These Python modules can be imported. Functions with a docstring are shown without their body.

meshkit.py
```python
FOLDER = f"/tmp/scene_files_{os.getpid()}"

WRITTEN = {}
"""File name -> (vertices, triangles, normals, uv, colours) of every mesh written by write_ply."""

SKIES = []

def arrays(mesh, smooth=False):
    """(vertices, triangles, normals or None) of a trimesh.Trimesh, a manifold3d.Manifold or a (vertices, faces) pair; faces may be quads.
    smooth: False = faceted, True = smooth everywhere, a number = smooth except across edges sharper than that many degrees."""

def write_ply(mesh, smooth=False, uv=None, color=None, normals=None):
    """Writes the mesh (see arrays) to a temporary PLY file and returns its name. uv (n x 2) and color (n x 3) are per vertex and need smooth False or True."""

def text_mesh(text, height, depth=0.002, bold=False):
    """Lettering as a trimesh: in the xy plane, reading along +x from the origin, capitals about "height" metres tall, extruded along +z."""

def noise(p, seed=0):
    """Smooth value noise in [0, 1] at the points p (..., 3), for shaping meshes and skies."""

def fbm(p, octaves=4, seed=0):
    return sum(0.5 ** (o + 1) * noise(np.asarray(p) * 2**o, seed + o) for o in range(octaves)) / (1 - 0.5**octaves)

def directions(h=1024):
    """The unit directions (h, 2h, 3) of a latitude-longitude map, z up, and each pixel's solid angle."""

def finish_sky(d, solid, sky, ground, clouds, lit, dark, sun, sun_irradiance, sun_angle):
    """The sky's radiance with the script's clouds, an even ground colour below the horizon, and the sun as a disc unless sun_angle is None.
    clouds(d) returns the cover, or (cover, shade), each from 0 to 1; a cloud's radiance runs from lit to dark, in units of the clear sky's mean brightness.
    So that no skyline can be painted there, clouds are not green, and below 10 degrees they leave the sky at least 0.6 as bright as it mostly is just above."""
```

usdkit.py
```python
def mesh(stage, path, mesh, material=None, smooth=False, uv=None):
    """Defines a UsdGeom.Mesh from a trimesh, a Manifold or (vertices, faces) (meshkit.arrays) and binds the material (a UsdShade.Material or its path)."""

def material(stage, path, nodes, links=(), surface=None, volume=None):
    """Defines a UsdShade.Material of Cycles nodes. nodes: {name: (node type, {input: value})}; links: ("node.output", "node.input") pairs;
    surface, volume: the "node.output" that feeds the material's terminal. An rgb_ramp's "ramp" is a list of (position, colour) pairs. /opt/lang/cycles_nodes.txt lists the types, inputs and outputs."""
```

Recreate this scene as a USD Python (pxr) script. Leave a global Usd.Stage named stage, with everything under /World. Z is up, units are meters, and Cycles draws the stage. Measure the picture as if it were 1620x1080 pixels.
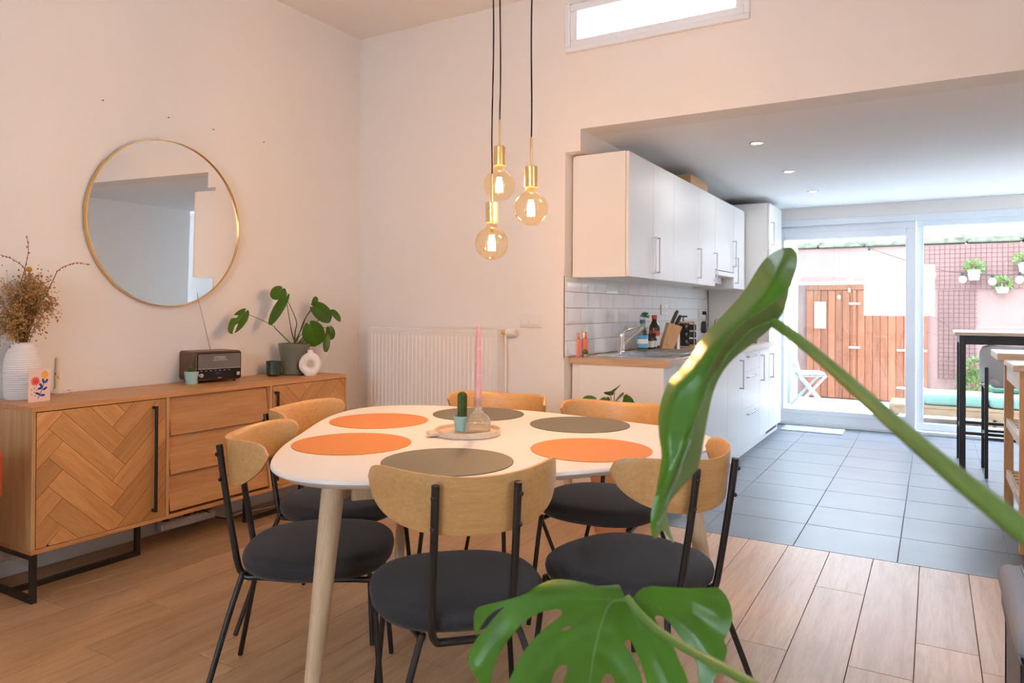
import math, random
import numpy as np, trimesh, usdkit, meshkit
import manifold3d as m3
from shapely.geometry import Polygon, Point, box as sbox
from shapely import affinity
from scipy.spatial import Delaunay
from pxr import Usd, UsdGeom, UsdLux, UsdShade, Gf, Sdf

random.seed(7); rng = np.random.default_rng(7)
stage = Usd.Stage.CreateInMemory()
UsdGeom.Xform.Define(stage, '/World'); UsdGeom.Scope.Define(stage, '/World/Looks')
PI = math.pi

# ------------------------------------------------------------------ camera
F_PX, CY_PX, CAM = 1138.4, 482.3, np.array([0, 0, 1.17])
def _cam(yaw, pitch, roll):
    r = np.array([math.cos(yaw), math.sin(yaw), 0]); f = np.array([-math.sin(yaw), math.cos(yaw), 0]); d = np.array([0, 0, -1.])
    f2 = math.cos(pitch) * f - math.sin(pitch) * d; d2 = math.cos(pitch) * d + math.sin(pitch) * f
    return np.stack([math.cos(roll) * r + math.sin(roll) * d2, -math.sin(roll) * r + math.cos(roll) * d2, f2], 1)
CM = _cam(*np.radians([30.344, 0.342, -0.334]))
camera = UsdGeom.Camera.Define(stage, '/World/camera')
camera.CreateFocalLengthAttr(F_PX / 1620 * 36); camera.CreateHorizontalApertureAttr(36.0); camera.CreateVerticalApertureAttr(24.0)
camera.CreateVerticalApertureOffsetAttr(-(540 - CY_PX) / 1620 * 36)
camera.CreateFStopAttr(6.0); camera.CreateFocusDistanceAttr(2.7)
camera.CreateExposureAttr(0.1)
_r, _d, _f = CM[:, 0], CM[:, 1], CM[:, 2]
camera.AddTransformOp().Set(Gf.Matrix4d(*_r, 0, *(-_d), 0, *(-_f), 0, *CAM, 1))

def at(u, v, x=None, y=None, z=None, d=None):
    """the point of the room that stands on a known plane (or at a known depth) where the photo shows pixel u, v"""
    q = CM @ np.array([(u - 810) / F_PX, (v - CY_PX) / F_PX, 1.0])
    if d is not None: return CAM + q * d
    i, val = [(i, w) for i, w in enumerate((x, y, z)) if w is not None][0]
    return CAM + q * (val - CAM[i]) / q[i]

# ------------------------------------------------------------------ light
dome = UsdLux.DomeLight.Define(stage, '/World/sky')
dome.CreateIntensityAttr(5.0); dome.CreateColorAttr(Gf.Vec3f(0.79, 0.93, 1.12))
LAMP_W = 930.0                                  # filament radiance
LAMP_COL = (1.0, 0.54, 0.23)

# ------------------------------------------------------------------ materials
def mat(name, nodes, links, surface='p.BSDF', volume=None):
    return usdkit.material(stage, '/World/Looks/' + name, nodes, links, surface=surface, volume=volume)

def plain(name, col, rough=0.5, metal=0.0, bump=0.0, bscale=200, var=0.0, vscale=3.0, **kw):
    n = {'p': ('principled_bsdf', dict(base_color=col, roughness=rough, metallic=metal, **kw))}; l = []
    if bump or var: n['tc'] = ('texture_coordinate', {})
    if bump:
        n['bn'] = ('noise_texture', dict(scale=bscale, detail=3)); n['b'] = ('bump', dict(strength=bump, distance=0.002))
        l += [('tc.object', 'bn.vector'), ('bn.fac', 'b.height'), ('b.normal', 'p.normal')]
    if var:
        n['vn'] = ('noise_texture', dict(scale=vscale, detail=4)); c = np.array(col)
        n['vr'] = ('rgb_ramp', {'ramp': [(0.3, tuple(np.clip(c * (1 - var), 0, 1))), (0.7, tuple(np.clip(c * (1 + var), 0, 1)))]})
        l += [('tc.object', 'vn.vector'), ('vn.fac', 'vr.fac'), ('vr.color', 'p.base_color')]
    return mat(name, n, l)

def wood(name, dark, mid, light, axis='y', scale=1.0, rough=0.45, rot=None, bump=0.12, rand=0.14, stretch=14.0):
    s = {'x': (1, stretch, stretch), 'y': (stretch, 1, stretch), 'z': (stretch, stretch, 1)}[axis]
    n = {'tc': ('texture_coordinate', {}), 'oi': ('object_info', {}), 'cx': ('combine_xyz', {}), 'mr': ('math', dict(math_type='multiply', value2=37.0)),
         'va': ('vector_math', dict(math_type='add')), 'mp': ('mapping', dict(mapping_type='point', scale=tuple(k * scale for k in s))),
         'n1': ('noise_texture', dict(scale=1.3, detail=5, roughness=0.62, distortion=0.8)), 'n2': ('noise_texture', dict(scale=9.0, detail=3, roughness=0.7)),
         'r1': ('rgb_ramp', {'ramp': [(0.25, dark), (0.5, mid), (0.78, light)]}),
         'r2': ('rgb_ramp', {'ramp': [(0.25, (0.78, 0.76, 0.74)), (0.6, (1, 1, 1))]}),
         'mx': ('mix', dict(mix_type='multiply', fac=0.8)), 'hr': ('map_range', dict(from_min=0, from_max=1, to_min=1 - rand, to_max=1 + rand)),
         'hs': ('hsv', {}), 'b': ('bump', dict(strength=bump, distance=0.001)), 'p': ('principled_bsdf', dict(roughness=rough))}
    l = [('oi.random', 'mr.value1'), ('mr.value', 'cx.x'), ('mr.value', 'cx.y'), ('mr.value', 'cx.z'), ('cx.vector', 'va.vector2'),
         ('va.vector', 'mp.vector'), ('mp.vector', 'n1.vector'), ('mp.vector', 'n2.vector'), ('n1.fac', 'r1.fac'), ('n2.fac', 'r2.fac'),
         ('r1.color', 'mx.color1'), ('r2.color', 'mx.color2'), ('oi.random', 'hr.value'), ('hr.result', 'hs.value'), ('mx.color', 'hs.color'),
         ('hs.color', 'p.base_color'), ('n2.fac', 'b.height'), ('b.normal', 'p.normal')]
    if rot is not None:
        n['vr'] = ('vector_rotate', dict(rotate_type='x_axis', angle=rot)); l += [('tc.object', 'vr.vector'), ('vr.vector', 'va.vector1')]
    else: l += [('tc.object', 'va.vector1')]
    return mat(name, n, l)

def glass_thin(name, tint=(1, 1, 1), refl=(1, 1, 1), base=0.04, rough=0.0):
    """clear sheet: light passes straight through, the surface mirrors a little, more at grazing angles"""
    return mat(name, {'f': ('layer_weight', dict(blend=0.5)), 'pw': ('math', dict(math_type='power', value2=5.0)), 'ma': ('math', dict(math_type='multiply_add', value2=0.9, value3=base)),
                      't': ('transparent_bsdf', dict(color=tint)), 'g': ('glossy_bsdf', dict(color=refl, roughness=rough)), 'm': ('mix_closure', {})},
        [('f.facing', 'pw.value1'), ('pw.value', 'ma.value1'), ('ma.value', 'm.fac'), ('t.BSDF', 'm.closure1'), ('g.BSDF', 'm.closure2')], surface='m.closure')

def leafy(name, col, tcol, rough=0.38, trans=0.35, var=0.25):
    c = np.array(col)
    return mat(name, {'tc': ('texture_coordinate', {}), 'n': ('noise_texture', dict(scale=9, detail=4)),
        'r': ('rgb_ramp', {'ramp': [(0.3, tuple(c * (1 - var))), (0.7, tuple(np.clip(c * (1 + var), 0, 1)))]}),
        'p': ('principled_bsdf', dict(roughness=rough)), 't': ('translucent_bsdf', dict(color=tcol)), 'm': ('mix_closure', dict(fac=trans))},
        [('tc.object', 'n.vector'), ('n.fac', 'r.fac'), ('r.color', 'p.base_color'), ('p.BSDF', 'm.closure1'), ('t.BSDF', 'm.closure2')], surface='m.closure')

def emit(name, col, s): return mat(name, {'e': ('emission', dict(color=col, strength=s))}, [], surface='e.emission')

M = {}
M['wall'] = plain('wall_paint', (0.83, 0.80, 0.77), 0.92, bump=0.05, bscale=220)
M['ceiling'] = plain('ceiling_paint', (0.87, 0.87, 0.87), 0.95)
M['pvc'] = plain('white_pvc', (0.81, 0.86, 0.91), 0.35)
M['skirting'] = plain('skirting_paint', (0.78, 0.77, 0.75), 0.5)
M['plank'] = wood('oak_plank', (0.46, 0.255, 0.120), (0.57, 0.345, 0.178), (0.64, 0.42, 0.24), 'y', 1.0, 0.36, rand=0.09, bump=0.15)
M['subfloor'] = plain('joint_shadow', (0.10, 0.07, 0.05), 0.9)
M['tile'] = plain('slate_tile', (0.105, 0.118, 0.145), 0.36, bump=0.10, bscale=60, var=0.14, vscale=2.2)
M['grout'] = plain('floor_grout', (0.30, 0.30, 0.31), 0.9)
M['wall_tile'] = plain('glazed_tile', (0.82, 0.83, 0.84), 0.06, bump=0.05, bscale=14)
M['wall_grout'] = plain('wall_grout', (0.42, 0.40, 0.38), 0.9)
M['veneer'] = wood('sideboard_oak', (0.45, 0.205, 0.070), (0.56, 0.275, 0.100), (0.63, 0.335, 0.135), 'y', 1.2, 0.42, rand=0.05)
M['veneer_z'] = wood('sideboard_oak_upright', (0.46, 0.25, 0.10), (0.57, 0.335, 0.145), (0.65, 0.41, 0.19), 'z', 1.2, 0.42, rand=0.05)
M['board_up'] = wood('herringbone_up', (0.45, 0.20, 0.065), (0.57, 0.28, 0.10), (0.64, 0.345, 0.14), 'y', 1.3, 0.42, rot=PI / 4, rand=0.20)
M['board_dn'] = wood('herringbone_down', (0.45, 0.20, 0.065), (0.57, 0.28, 0.10), (0.64, 0.345, 0.14), 'y', 1.3, 0.42, rot=-PI / 4, rand=0.20)
M['dark_gap'] = plain('dark_gap', (0.05, 0.03, 0.018), 0.9)
M['black'] = plain('black_metal', (0.012, 0.012, 0.013), 0.42)
M['chair_wood'] = wood('chair_oak', (0.50, 0.265, 0.090), (0.585, 0.330, 0.122), (0.64, 0.375, 0.150), 'x', 3.2, 0.38, rand=0.03, stretch=26)
M['fabric'] = mat('charcoal_fabric', {'tc': ('texture_coordinate', {}), 'n': ('noise_texture', dict(scale=420, detail=2)), 'n2': ('noise_texture', dict(scale=5, detail=3)),
    'r': ('rgb_ramp', {'ramp': [(0.3, (0.018, 0.018, 0.022)), (0.7, (0.036, 0.035, 0.041))]}), 'b': ('bump', dict(strength=0.5, distance=0.002)),
    'p': ('principled_bsdf', dict(roughness=0.85, sheen_weight=0.12, sheen_roughness=0.4))},
    [('tc.object', 'n.vector'), ('n.fac', 'r.fac'), ('r.color', 'p.base_color'), ('n.fac', 'b.height'), ('b.normal', 'p.normal')])
M['table_white'] = plain('white_lacquer', (0.84, 0.82, 0.79), 0.38)
M['leg_wood'] = wood('table_leg_oak', (0.52, 0.36, 0.22), (0.64, 0.47, 0.30), (0.74, 0.57, 0.39), 'z', 1.6, 0.45, rand=0.05)
M['orange'] = plain('orange_leather', (0.67, 0.24, 0.050), 0.55, bump=0.25, bscale=700)
M['olive'] = plain('olive_leather', (0.165, 0.150, 0.105), 0.6, bump=0.3, bscale=700)
M['tray'] = wood('tray_wood', (0.66, 0.49, 0.33), (0.75, 0.58, 0.41), (0.82, 0.66, 0.49), 'x', 2, 0.5, rand=0.02)
M['mint'] = plain('mint_ceramic', (0.33, 0.55, 0.52), 0.5)
M['soil'] = plain('potting_soil', (0.035, 0.024, 0.017), 0.95, bump=0.8, bscale=120)
M['cactus'] = plain('cactus_skin', (0.06, 0.11, 0.02), 0.6, var=0.3, vscale=60)
M['spine'] = plain('cactus_spine', (0.62, 0.50, 0.25), 0.6)
M['bottle'] = mat('clear_glass', {'g': ('glass_bsdf', dict(color=(0.97, 0.985, 0.98), roughness=0.0, IOR=1.45)), 't': ('transparent_bsdf', dict(color=(0.96, 0.98, 0.97))), 'm': ('mix_closure', dict(fac=0.35))},
    [('g.BSDF', 'm.closure1'), ('t.BSDF', 'm.closure2')], surface='m.closure')
M['pink_wax'] = plain('pink_wax', (0.80, 0.42, 0.41), 0.45, subsurface_weight=0.15, subsurface_scale=0.01)
M['white_wax'] = plain('ivory_wax', (0.82, 0.76, 0.60), 0.5)
M['white_paint'] = plain('white_gloss', (0.85, 0.85, 0.86), 0.35)
M['radiator'] = plain('radiator_enamel', (0.85, 0.83, 0.81), 0.35)
M['brass'] = plain('brushed_brass', (0.86, 0.60, 0.26), 0.30, 1.0)
M['gold'] = plain('gold_frame', (0.72, 0.50, 0.20), 0.28, 1.0)
M['chrome'] = plain('chrome', (0.82, 0.83, 0.85), 0.10, 1.0)
M['steel'] = plain('brushed_steel', (0.50, 0.50, 0.52), 0.34, 1.0)
M['steel_sink'] = plain('sink_steel', (0.72, 0.73, 0.75), 0.22, 1.0)
M['mirror'] = plain('mirror_silver', (0.80, 0.825, 0.84), 0.0, 1.0)
M['bulb'] = glass_thin('amber_bulb', (1.0, 0.92, 0.76), (1.0, 0.88, 0.65))
M['filament'] = emit('lit_filament', LAMP_COL, LAMP_W)
M['spot'] = emit('lit_spot', (1.0, 0.98, 0.96), 420.0)
M['pane'] = glass_thin('window_glass', (0.97, 0.985, 0.98), (1, 1, 1))
M['counter'] = wood('oak_worktop', (0.44, 0.27, 0.15), (0.55, 0.36, 0.22), (0.63, 0.44, 0.29), 'x', 1.5, 0.4, rand=0.02)
M['cab'] = plain('white_laminate', (0.82, 0.82, 0.815), 0.33)
M['vase_white'] = plain('white_stoneware', (0.80, 0.77, 0.74), 0.55, bump=0.2, bscale=50)
M['green_mug'] = plain('dark_green_glaze', (0.030, 0.055, 0.050), 0.25)
M['sage'] = plain('sage_glaze', (0.155, 0.165, 0.125), 0.3, var=0.15, vscale=12)
M['card'] = plain('pink_card', (0.80, 0.60, 0.54), 0.8)
for n, c in dict(red=(0.75, 0.055, 0.04), yolk=(0.86, 0.42, 0.06), navy=(0.03, 0.06, 0.27), leafgreen=(0.03, 0.12, 0.04)).items(): M['print_' + n] = plain('print_' + n, c, 0.8)
M['walnut'] = wood('radio_walnut', (0.055, 0.018, 0.008), (0.10, 0.034, 0.014), (0.14, 0.052, 0.022), 'z', 2.0, 0.35, rand=0.02)
M['grille'] = mat('speaker_cloth', {'tc': ('texture_coordinate', {}), 'w': ('wave_texture', dict(wave_type='bands', bands_direction='x', scale=160, distortion=1.5, detail=2)),
    'r': ('rgb_ramp', {'ramp': [(0.2, (0.07, 0.06, 0.055)), (0.8, (0.24, 0.22, 0.21))]}), 'p': ('principled_bsdf', dict(roughness=0.8))},
    [('tc.object', 'w.vector'), ('w.fac', 'r.fac'), ('r.color', 'p.base_color')])
M['gloss_black'] = plain('gloss_black', (0.008, 0.006, 0.006), 0.15)
M['display'] = emit('lit_display', (0.25, 0.22, 0.75), 0.5)
M['letter'] = plain('silver_letter', (0.70, 0.68, 0.66), 0.3, 0.6)
M['leaf'] = leafy('monstera_leaf', (0.062, 0.165, 0.016), (0.17, 0.40, 0.02), rough=0.32)
M['leaf_big'] = leafy('monstera_leaf_near', (0.085, 0.240, 0.020), (0.30, 0.56, 0.03), rough=0.27, trans=0.38)
M['leaf_under'] = leafy('monstera_leaf_underside', (0.17, 0.24, 0.085), (0.36, 0.42, 0.07), rough=0.30, trans=0.42)
M['leaf_vein'] = leafy('leaf_vein', (0.16, 0.34, 0.06), (0.25, 0.5, 0.06), trans=0.2)
M['stem'] = plain('plant_stem', (0.13, 0.24, 0.045), 0.45)
M['stem_brown'] = plain('brown_stem', (0.10, 0.075, 0.02), 0.6)
M['dried'] = plain('dried_flower', (0.42, 0.245, 0.095), 0.9, var=0.45, vscale=25)
M['dried_stem'] = plain('dried_stem', (0.22, 0.125, 0.05), 0.9)
M['twig'] = plain('dark_twig', (0.075, 0.030, 0.020), 0.8)
M['bud'] = plain('twig_bud', (0.38, 0.17, 0.10), 0.8)
M['craspedia'] = plain('yellow_ball_flower', (0.52, 0.30, 0.03), 0.9, bump=0.8, bscale=300)
M['plastic_white'] = plain('white_plastic', (0.80, 0.79, 0.77), 0.4)
M['plastic_black'] = plain('black_plastic', (0.015, 0.015, 0.016), 0.4)
M['copper'] = plain('copper', (0.80, 0.36, 0.22), 0.25, 1.0)
M['pink_plastic'] = plain('salmon_bottle', (0.80, 0.26, 0.19), 0.4)
M['moss'] = plain('moss', (0.10, 0.15, 0.02), 0.95, bump=0.8, bscale=200)
M['water_glass'] = glass_thin('water_bottle', (0.62, 0.74, 0.72), (1, 1, 1))
M['blue_cap'] = plain('blue_cap', (0.03, 0.13, 0.20), 0.4)
M['blue_label'] = plain('blue_label', (0.10, 0.42, 0.72), 0.5)
M['white_label'] = plain('white_label', (0.85, 0.84, 0.82), 0.6)
M['red_label'] = plain('red_label', (0.62, 0.07, 0.05), 0.5)
M['oil_glass'] = plain('olive_glass', (0.035, 0.038, 0.006), 0.08, coat_weight=0.5)
M['green_brush'] = plain('green_bristle', (0.02, 0.26, 0.13), 0.6)
M['green_clear'] = glass_thin('green_clear', (0.74, 0.90, 0.74), (1, 1, 1))
M['block_wood'] = wood('knife_block_wood', (0.52, 0.29, 0.13), (0.60, 0.36, 0.18), (0.66, 0.42, 0.23), 'z', 2, 0.5)
M['spice'] = plain('dark_spice', (0.05, 0.028, 0.012), 0.3)
M['cookie'] = plain('orange_pasta', (0.62, 0.27, 0.06), 0.6)
M['darkred'] = plain('dark_red_jar', (0.12, 0.012, 0.012), 0.15)
M['rug'] = plain('grey_rug', (0.36, 0.38, 0.40), 0.95, bump=1.0, bscale=180, var=0.3, vscale=60)
M['bar_wood'] = wood('bar_top_wood', (0.55, 0.38, 0.24), (0.64, 0.47, 0.32), (0.72, 0.55, 0.40), 'x', 1.5, 0.4)
M['grey_fabric'] = plain('grey_boucle', (0.55, 0.555, 0.57), 0.95, bump=0.8, bscale=260)
M['bench_fabric'] = plain('grey_bench_cloth', (0.27, 0.30, 0.36), 0.85, bump=0.4, bscale=400)
M['pine'] = wood('trolley_pine', (0.52, 0.26, 0.095), (0.62, 0.35, 0.15), (0.70, 0.44, 0.21), 'z', 1.4, 0.45, rand=0.06)
M['pine_top'] = wood('trolley_top', (0.62, 0.44, 0.28), (0.70, 0.53, 0.36), (0.77, 0.61, 0.44), 'y', 1.4, 0.45, rand=0.06)
M['beige'] = plain('beige_trim', (0.62, 0.54, 0.46), 0.7)
M['red_cloth'] = plain('rust_red_cloth', (0.50, 0.09, 0.03), 0.85)
M['pink_wall'] = plain('salmon_render', (0.245, 0.142, 0.122), 0.95, bump=0.4, bscale=40, var=0.12, vscale=1.5)
M['white_render'] = plain('white_render', (0.82, 0.82, 0.82), 0.95)
M['terrace'] = plain('pale_slab', (0.76, 0.77, 0.78), 0.7, var=0.06)
M['coping'] = plain('mossy_stone', (0.12, 0.13, 0.085), 0.95, bump=0.8, bscale=40, var=0.5, vscale=14)
M['gate_wood'] = wood('shed_door_wood', (0.175, 0.050, 0.020), (0.265, 0.082, 0.032), (0.31, 0.115, 0.055), 'z', 1.2, 0.6, rand=0.16)
M['rust_wire'] = plain('rust_wire', (0.10, 0.035, 0.03), 0.7)
M['green_cushion'] = plain('sage_cushion', (0.14, 0.24, 0.19), 0.9, bump=0.3, bscale=200)
M['grey_pot'] = plain('grey_zinc_pot', (0.45, 0.50, 0.51), 0.5)
M['garden_leaf'] = leafy('garden_leaf', (0.10, 0.20, 0.045), (0.16, 0.28, 0.05))
M['white_bulb'] = plain('opal_bulb', (0.85, 0.85, 0.85), 0.3)
M['weathered'] = plain('weathered_white', (0.30, 0.33, 0.37), 0.6)
M['bench_wood'] = wood('garden_bench_wood', (0.20, 0.11, 0.05), (0.26, 0.155, 0.08), (0.31, 0.20, 0.11), 'x', 1.2, 0.6)
M['canopy'] = glass_thin('canopy_glass', (0.80, 0.90, 0.90), (1, 1, 1))
M['roof_tile'] = plain('pale_roof', (0.55, 0.55, 0.56), 0.9)
M['cord_black'] = plain('black_cord', (0.012, 0.010, 0.010), 0.6)
M['planter'] = plain('terracotta_planter', (0.50, 0.25, 0.14), 0.8)

# ------------------------------------------------------------------ geometry helpers
def cat(ms): return trimesh.util.concatenate([m for m in ms])
def bx(x0, x1, y0, y1, z0, z1, b=0.0):
    if b <= 0:
        m = trimesh.creation.box([x1 - x0, y1 - y0, z1 - z0]); m.apply_translation([(x0 + x1) / 2, (y0 + y1) / 2, (z0 + z1) / 2]); return m
    pts = []
    for sx in (0, 1):
        for sy in (0, 1):
            for sz in (0, 1):
                c = np.array([(x0, x1)[sx], (y0, y1)[sy], (z0, z1)[sz]]); s = np.array([1 - 2 * sx, 1 - 2 * sy, 1 - 2 * sz])
                for k in range(3):
                    o = s * b; o[k] = 0; pts.append(c + o)
    return trimesh.convex.convex_hull(np.array(pts))
def rbox(x0, x1, y0, y1, z0, z1, r, n=10):
    """a box with rounded edges: hull of eight small spheres"""
    s = m3.Manifold.sphere(r, n); ms = [s.translate((x, y, z)) for x in (x0 + r, x1 - r) for y in (y0 + r, y1 - r) for z in (z0 + r, z1 - r)]
    return tm(m3.Manifold.batch_hull(ms))
def tm(man):
    m = man.to_mesh(); return trimesh.Trimesh(m.vert_properties[:, :3], m.tri_verts, process=False)
def lathe(prof, n=32, c=(0, 0, 0)):
    """prof: (radius, z) from bottom to top"""
    p = np.array(prof, float); k = len(p); a = np.linspace(0, 2 * PI, n, endpoint=False)
    v = np.stack([np.outer(p[:, 0], np.cos(a)), np.outer(p[:, 0], np.sin(a)), np.outer(p[:, 1], np.ones(n))], -1).reshape(-1, 3)
    f = []
    for i in range(k - 1):
        for j in range(n):
            a0, a1, b0, b1 = i * n + j, i * n + (j + 1) % n, (i + 1) * n + j, (i + 1) * n + (j + 1) % n
            if p[i, 0] > 1e-9: f.append((a0, a1, b1))
            if p[i + 1, 0] > 1e-9: f.append((a0, b1, b0))
    m = trimesh.Trimesh(v, f, process=False); m.merge_vertices(); m.apply_translation(c); return m
def smooth_path(pts, n=8):
    p = np.array(pts, float)
    if len(p) < 3: return p
    q = np.vstack([2 * p[0] - p[1], p, 2 * p[-1] - p[-2]]); out = []
    for i in range(1, len(q) - 2):
        for t in np.linspace(0, 1, n, endpoint=False):
            a, b, c, d = q[i - 1], q[i], q[i + 1], q[i + 2]
            out.append(0.5 * ((2 * b) + (c - a) * t + (2 * a - 5 * b + 4 * c - d) * t * t + (3 * b - a - 3 * c + d) * t ** 3))
    out.append(p[-1]); return np.array(out)
def tube(pts, r, n=10, caps=True):
    p = np.array(pts, float); k = len(p); r = np.broadcast_to(np.asarray(r, float), (k,))
    t = np.gradient(p, axis=0); t /= np.linalg.norm(t, axis=1, keepdims=True) + 1e-12
    u = np.cross(t[0], [0, 0, 1.0]);
    if np.linalg.norm(u) < 1e-3: u = np.cross(t[0], [1.0, 0, 0])
    u /= np.linalg.norm(u); v = []
    a = np.linspace(0, 2 * PI, n, endpoint=False)
    for i in range(k):
        u = u - t[i] * (u @ t[i]); u /= np.linalg.norm(u); w = np.cross(t[i], u)
        v.append(p[i] + r[i] * (np.outer(np.cos(a), u) + np.outer(np.sin(a), w)))
    v = np.vstack(v); f = []
    for i in range(k - 1):
        for j in range(n):
            a0, a1, b0, b1 = i * n + j, i * n + (j + 1) % n, (i + 1) * n + j, (i + 1) * n + (j + 1) % n
            f += [(a0, a1, b1), (a0, b1, b0)]
    if caps:
        c0, c1 = len(v), len(v) + 1; v = np.vstack([v, p[0], p[-1]])
        for j in range(n): f += [(c0, (j + 1) % n, j), (c1, (k - 1) * n + j, (k - 1) * n + (j + 1) % n)]
    return trimesh.Trimesh(v, f, process=False)
def prism(poly, h):
    """extrude a shapely polygon along +z"""
    cs = m3.CrossSection([np.array(poly.exterior.coords)[:-1]] + [np.array(i.coords)[:-1] for i in poly.interiors], m3.FillRule.EvenOdd)
    return tm(m3.Manifold.extrude(cs, h))
def cyl(r, z0, z1, n=24, c=(0, 0)): return lathe([(0, z0), (r, z0), (r, z1), (0, z1)], n, (c[0], c[1], 0))
def tf(m, mtx): m = m.copy(); m.apply_transform(mtx); return m
def mv(m, *t): m = m.copy(); m.apply_translation(t); return m
def frame(o, x, y, z): T = np.eye(4); T[:3, 0] = x; T[:3, 1] = y; T[:3, 2] = z; T[:3, 3] = o; return T
RX = lambda a: trimesh.transformations.rotation_matrix(a, [1, 0, 0]); RY = lambda a: trimesh.transformations.rotation_matrix(a, [0, 1, 0]); RZ = lambda a: trimesh.transformations.rotation_matrix(a, [0, 0, 1])
def sheet(outline, fn, th=0.0012, step=0.012, holes=()):
    """thin solid blade: 2-D outline filled with triangles and lifted by fn(ab) -> xyz"""
    poly = Polygon(outline, [h for h in holes])
    if not poly.is_valid: poly = poly.buffer(0)
    if poly.geom_type != 'Polygon': poly = max(poly.geoms, key=lambda g: g.area)
    rings = [poly.exterior] + list(poly.interiors); pts = []
    for r in rings:
        L = r.length; k = max(8, int(L / (step * 0.6))); pts += [r.interpolate(i * L / k).coords[0] for i in range(k)]
    x0, y0, x1, y1 = poly.bounds; inner = poly.buffer(-step * 0.45)
    for i, yy in enumerate(np.arange(y0, y1, step)):
        for xx in np.arange(x0 + (i % 2) * step / 2, x1, step):
            if inner.contains(Point(xx, yy)): pts.append((xx, yy))
    pts = np.array(pts); tri = Delaunay(pts).simplices; cen = pts[tri].mean(1); eps = poly.buffer(1e-6)
    tri = tri[[eps.contains(Point(c)) for c in cen]]
    P = fn(pts); N = trimesh.Trimesh(P, tri, process=False).vertex_normals
    n = len(P); V = np.vstack([P, P - N * th]); Fc = [tri, tri[:, ::-1] + n]
    e = np.vstack([tri[:, [0, 1]], tri[:, [1, 2]], tri[:, [2, 0]]]); es = set(map(tuple, e))
    be = np.array([(a, b) for a, b in e if (b, a) not in es])
    if len(be): Fc += [np.stack([be[:, 1], be[:, 0], be[:, 0] + n], 1), np.stack([be[:, 1], be[:, 0] + n, be[:, 1] + n], 1)]
    return trimesh.Trimesh(V, np.vstack(Fc), process=False)

# ------------------------------------------------------------------ scene helpers
used = {}
def numbered(path):
    k = used.get(path, -1) + 1; used[path] = k
    return path if k == 0 else f'{path}_{k:03d}'
def tag(p, label=None, cat=None, group=None, kind=None):
    p = p.GetPrim() if hasattr(p, 'GetPrim') else p
    for k, v in (('label', label), ('category', cat), ('group', group), ('kind', kind)):
        if v: p.SetCustomDataByKey(k, v)
    return p
def thing(name, label, catg, loc=(0, 0, 0), rotz=0.0, group=None, kind=None):
    x = UsdGeom.Xform.Define(stage, numbered('/World/' + name)); x.AddTranslateOp().Set(Gf.Vec3d(*map(float, loc))); x.AddRotateZOp().Set(math.degrees(rotz))
    return tag(x, label, catg, group, kind)
def part(parent, name, mesh, m, smooth=35, label=None, off=None, kind=None):
    """a mesh prim under a thing or a part; off: subtract this (world-space mesh under a moved thing)"""
    if off is not None: mesh = mv(mesh, *(-np.array(off, float)))
    o = usdkit.mesh(stage, numbered(f'{parent.GetPath()}/{name}'), mesh, M[m], smooth=smooth).GetPrim()
    if label: o.SetCustomDataByKey('label', label)
    if kind: o.SetCustomDataByKey('kind', kind)
    return o
def solo(name, mesh, m, label, catg, group=None, kind=None, smooth=35):
    o = usdkit.mesh(stage, numbered('/World/' + name), mesh, M[m], smooth=smooth).GetPrim()
    return tag(o, label, catg, group, kind)
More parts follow.
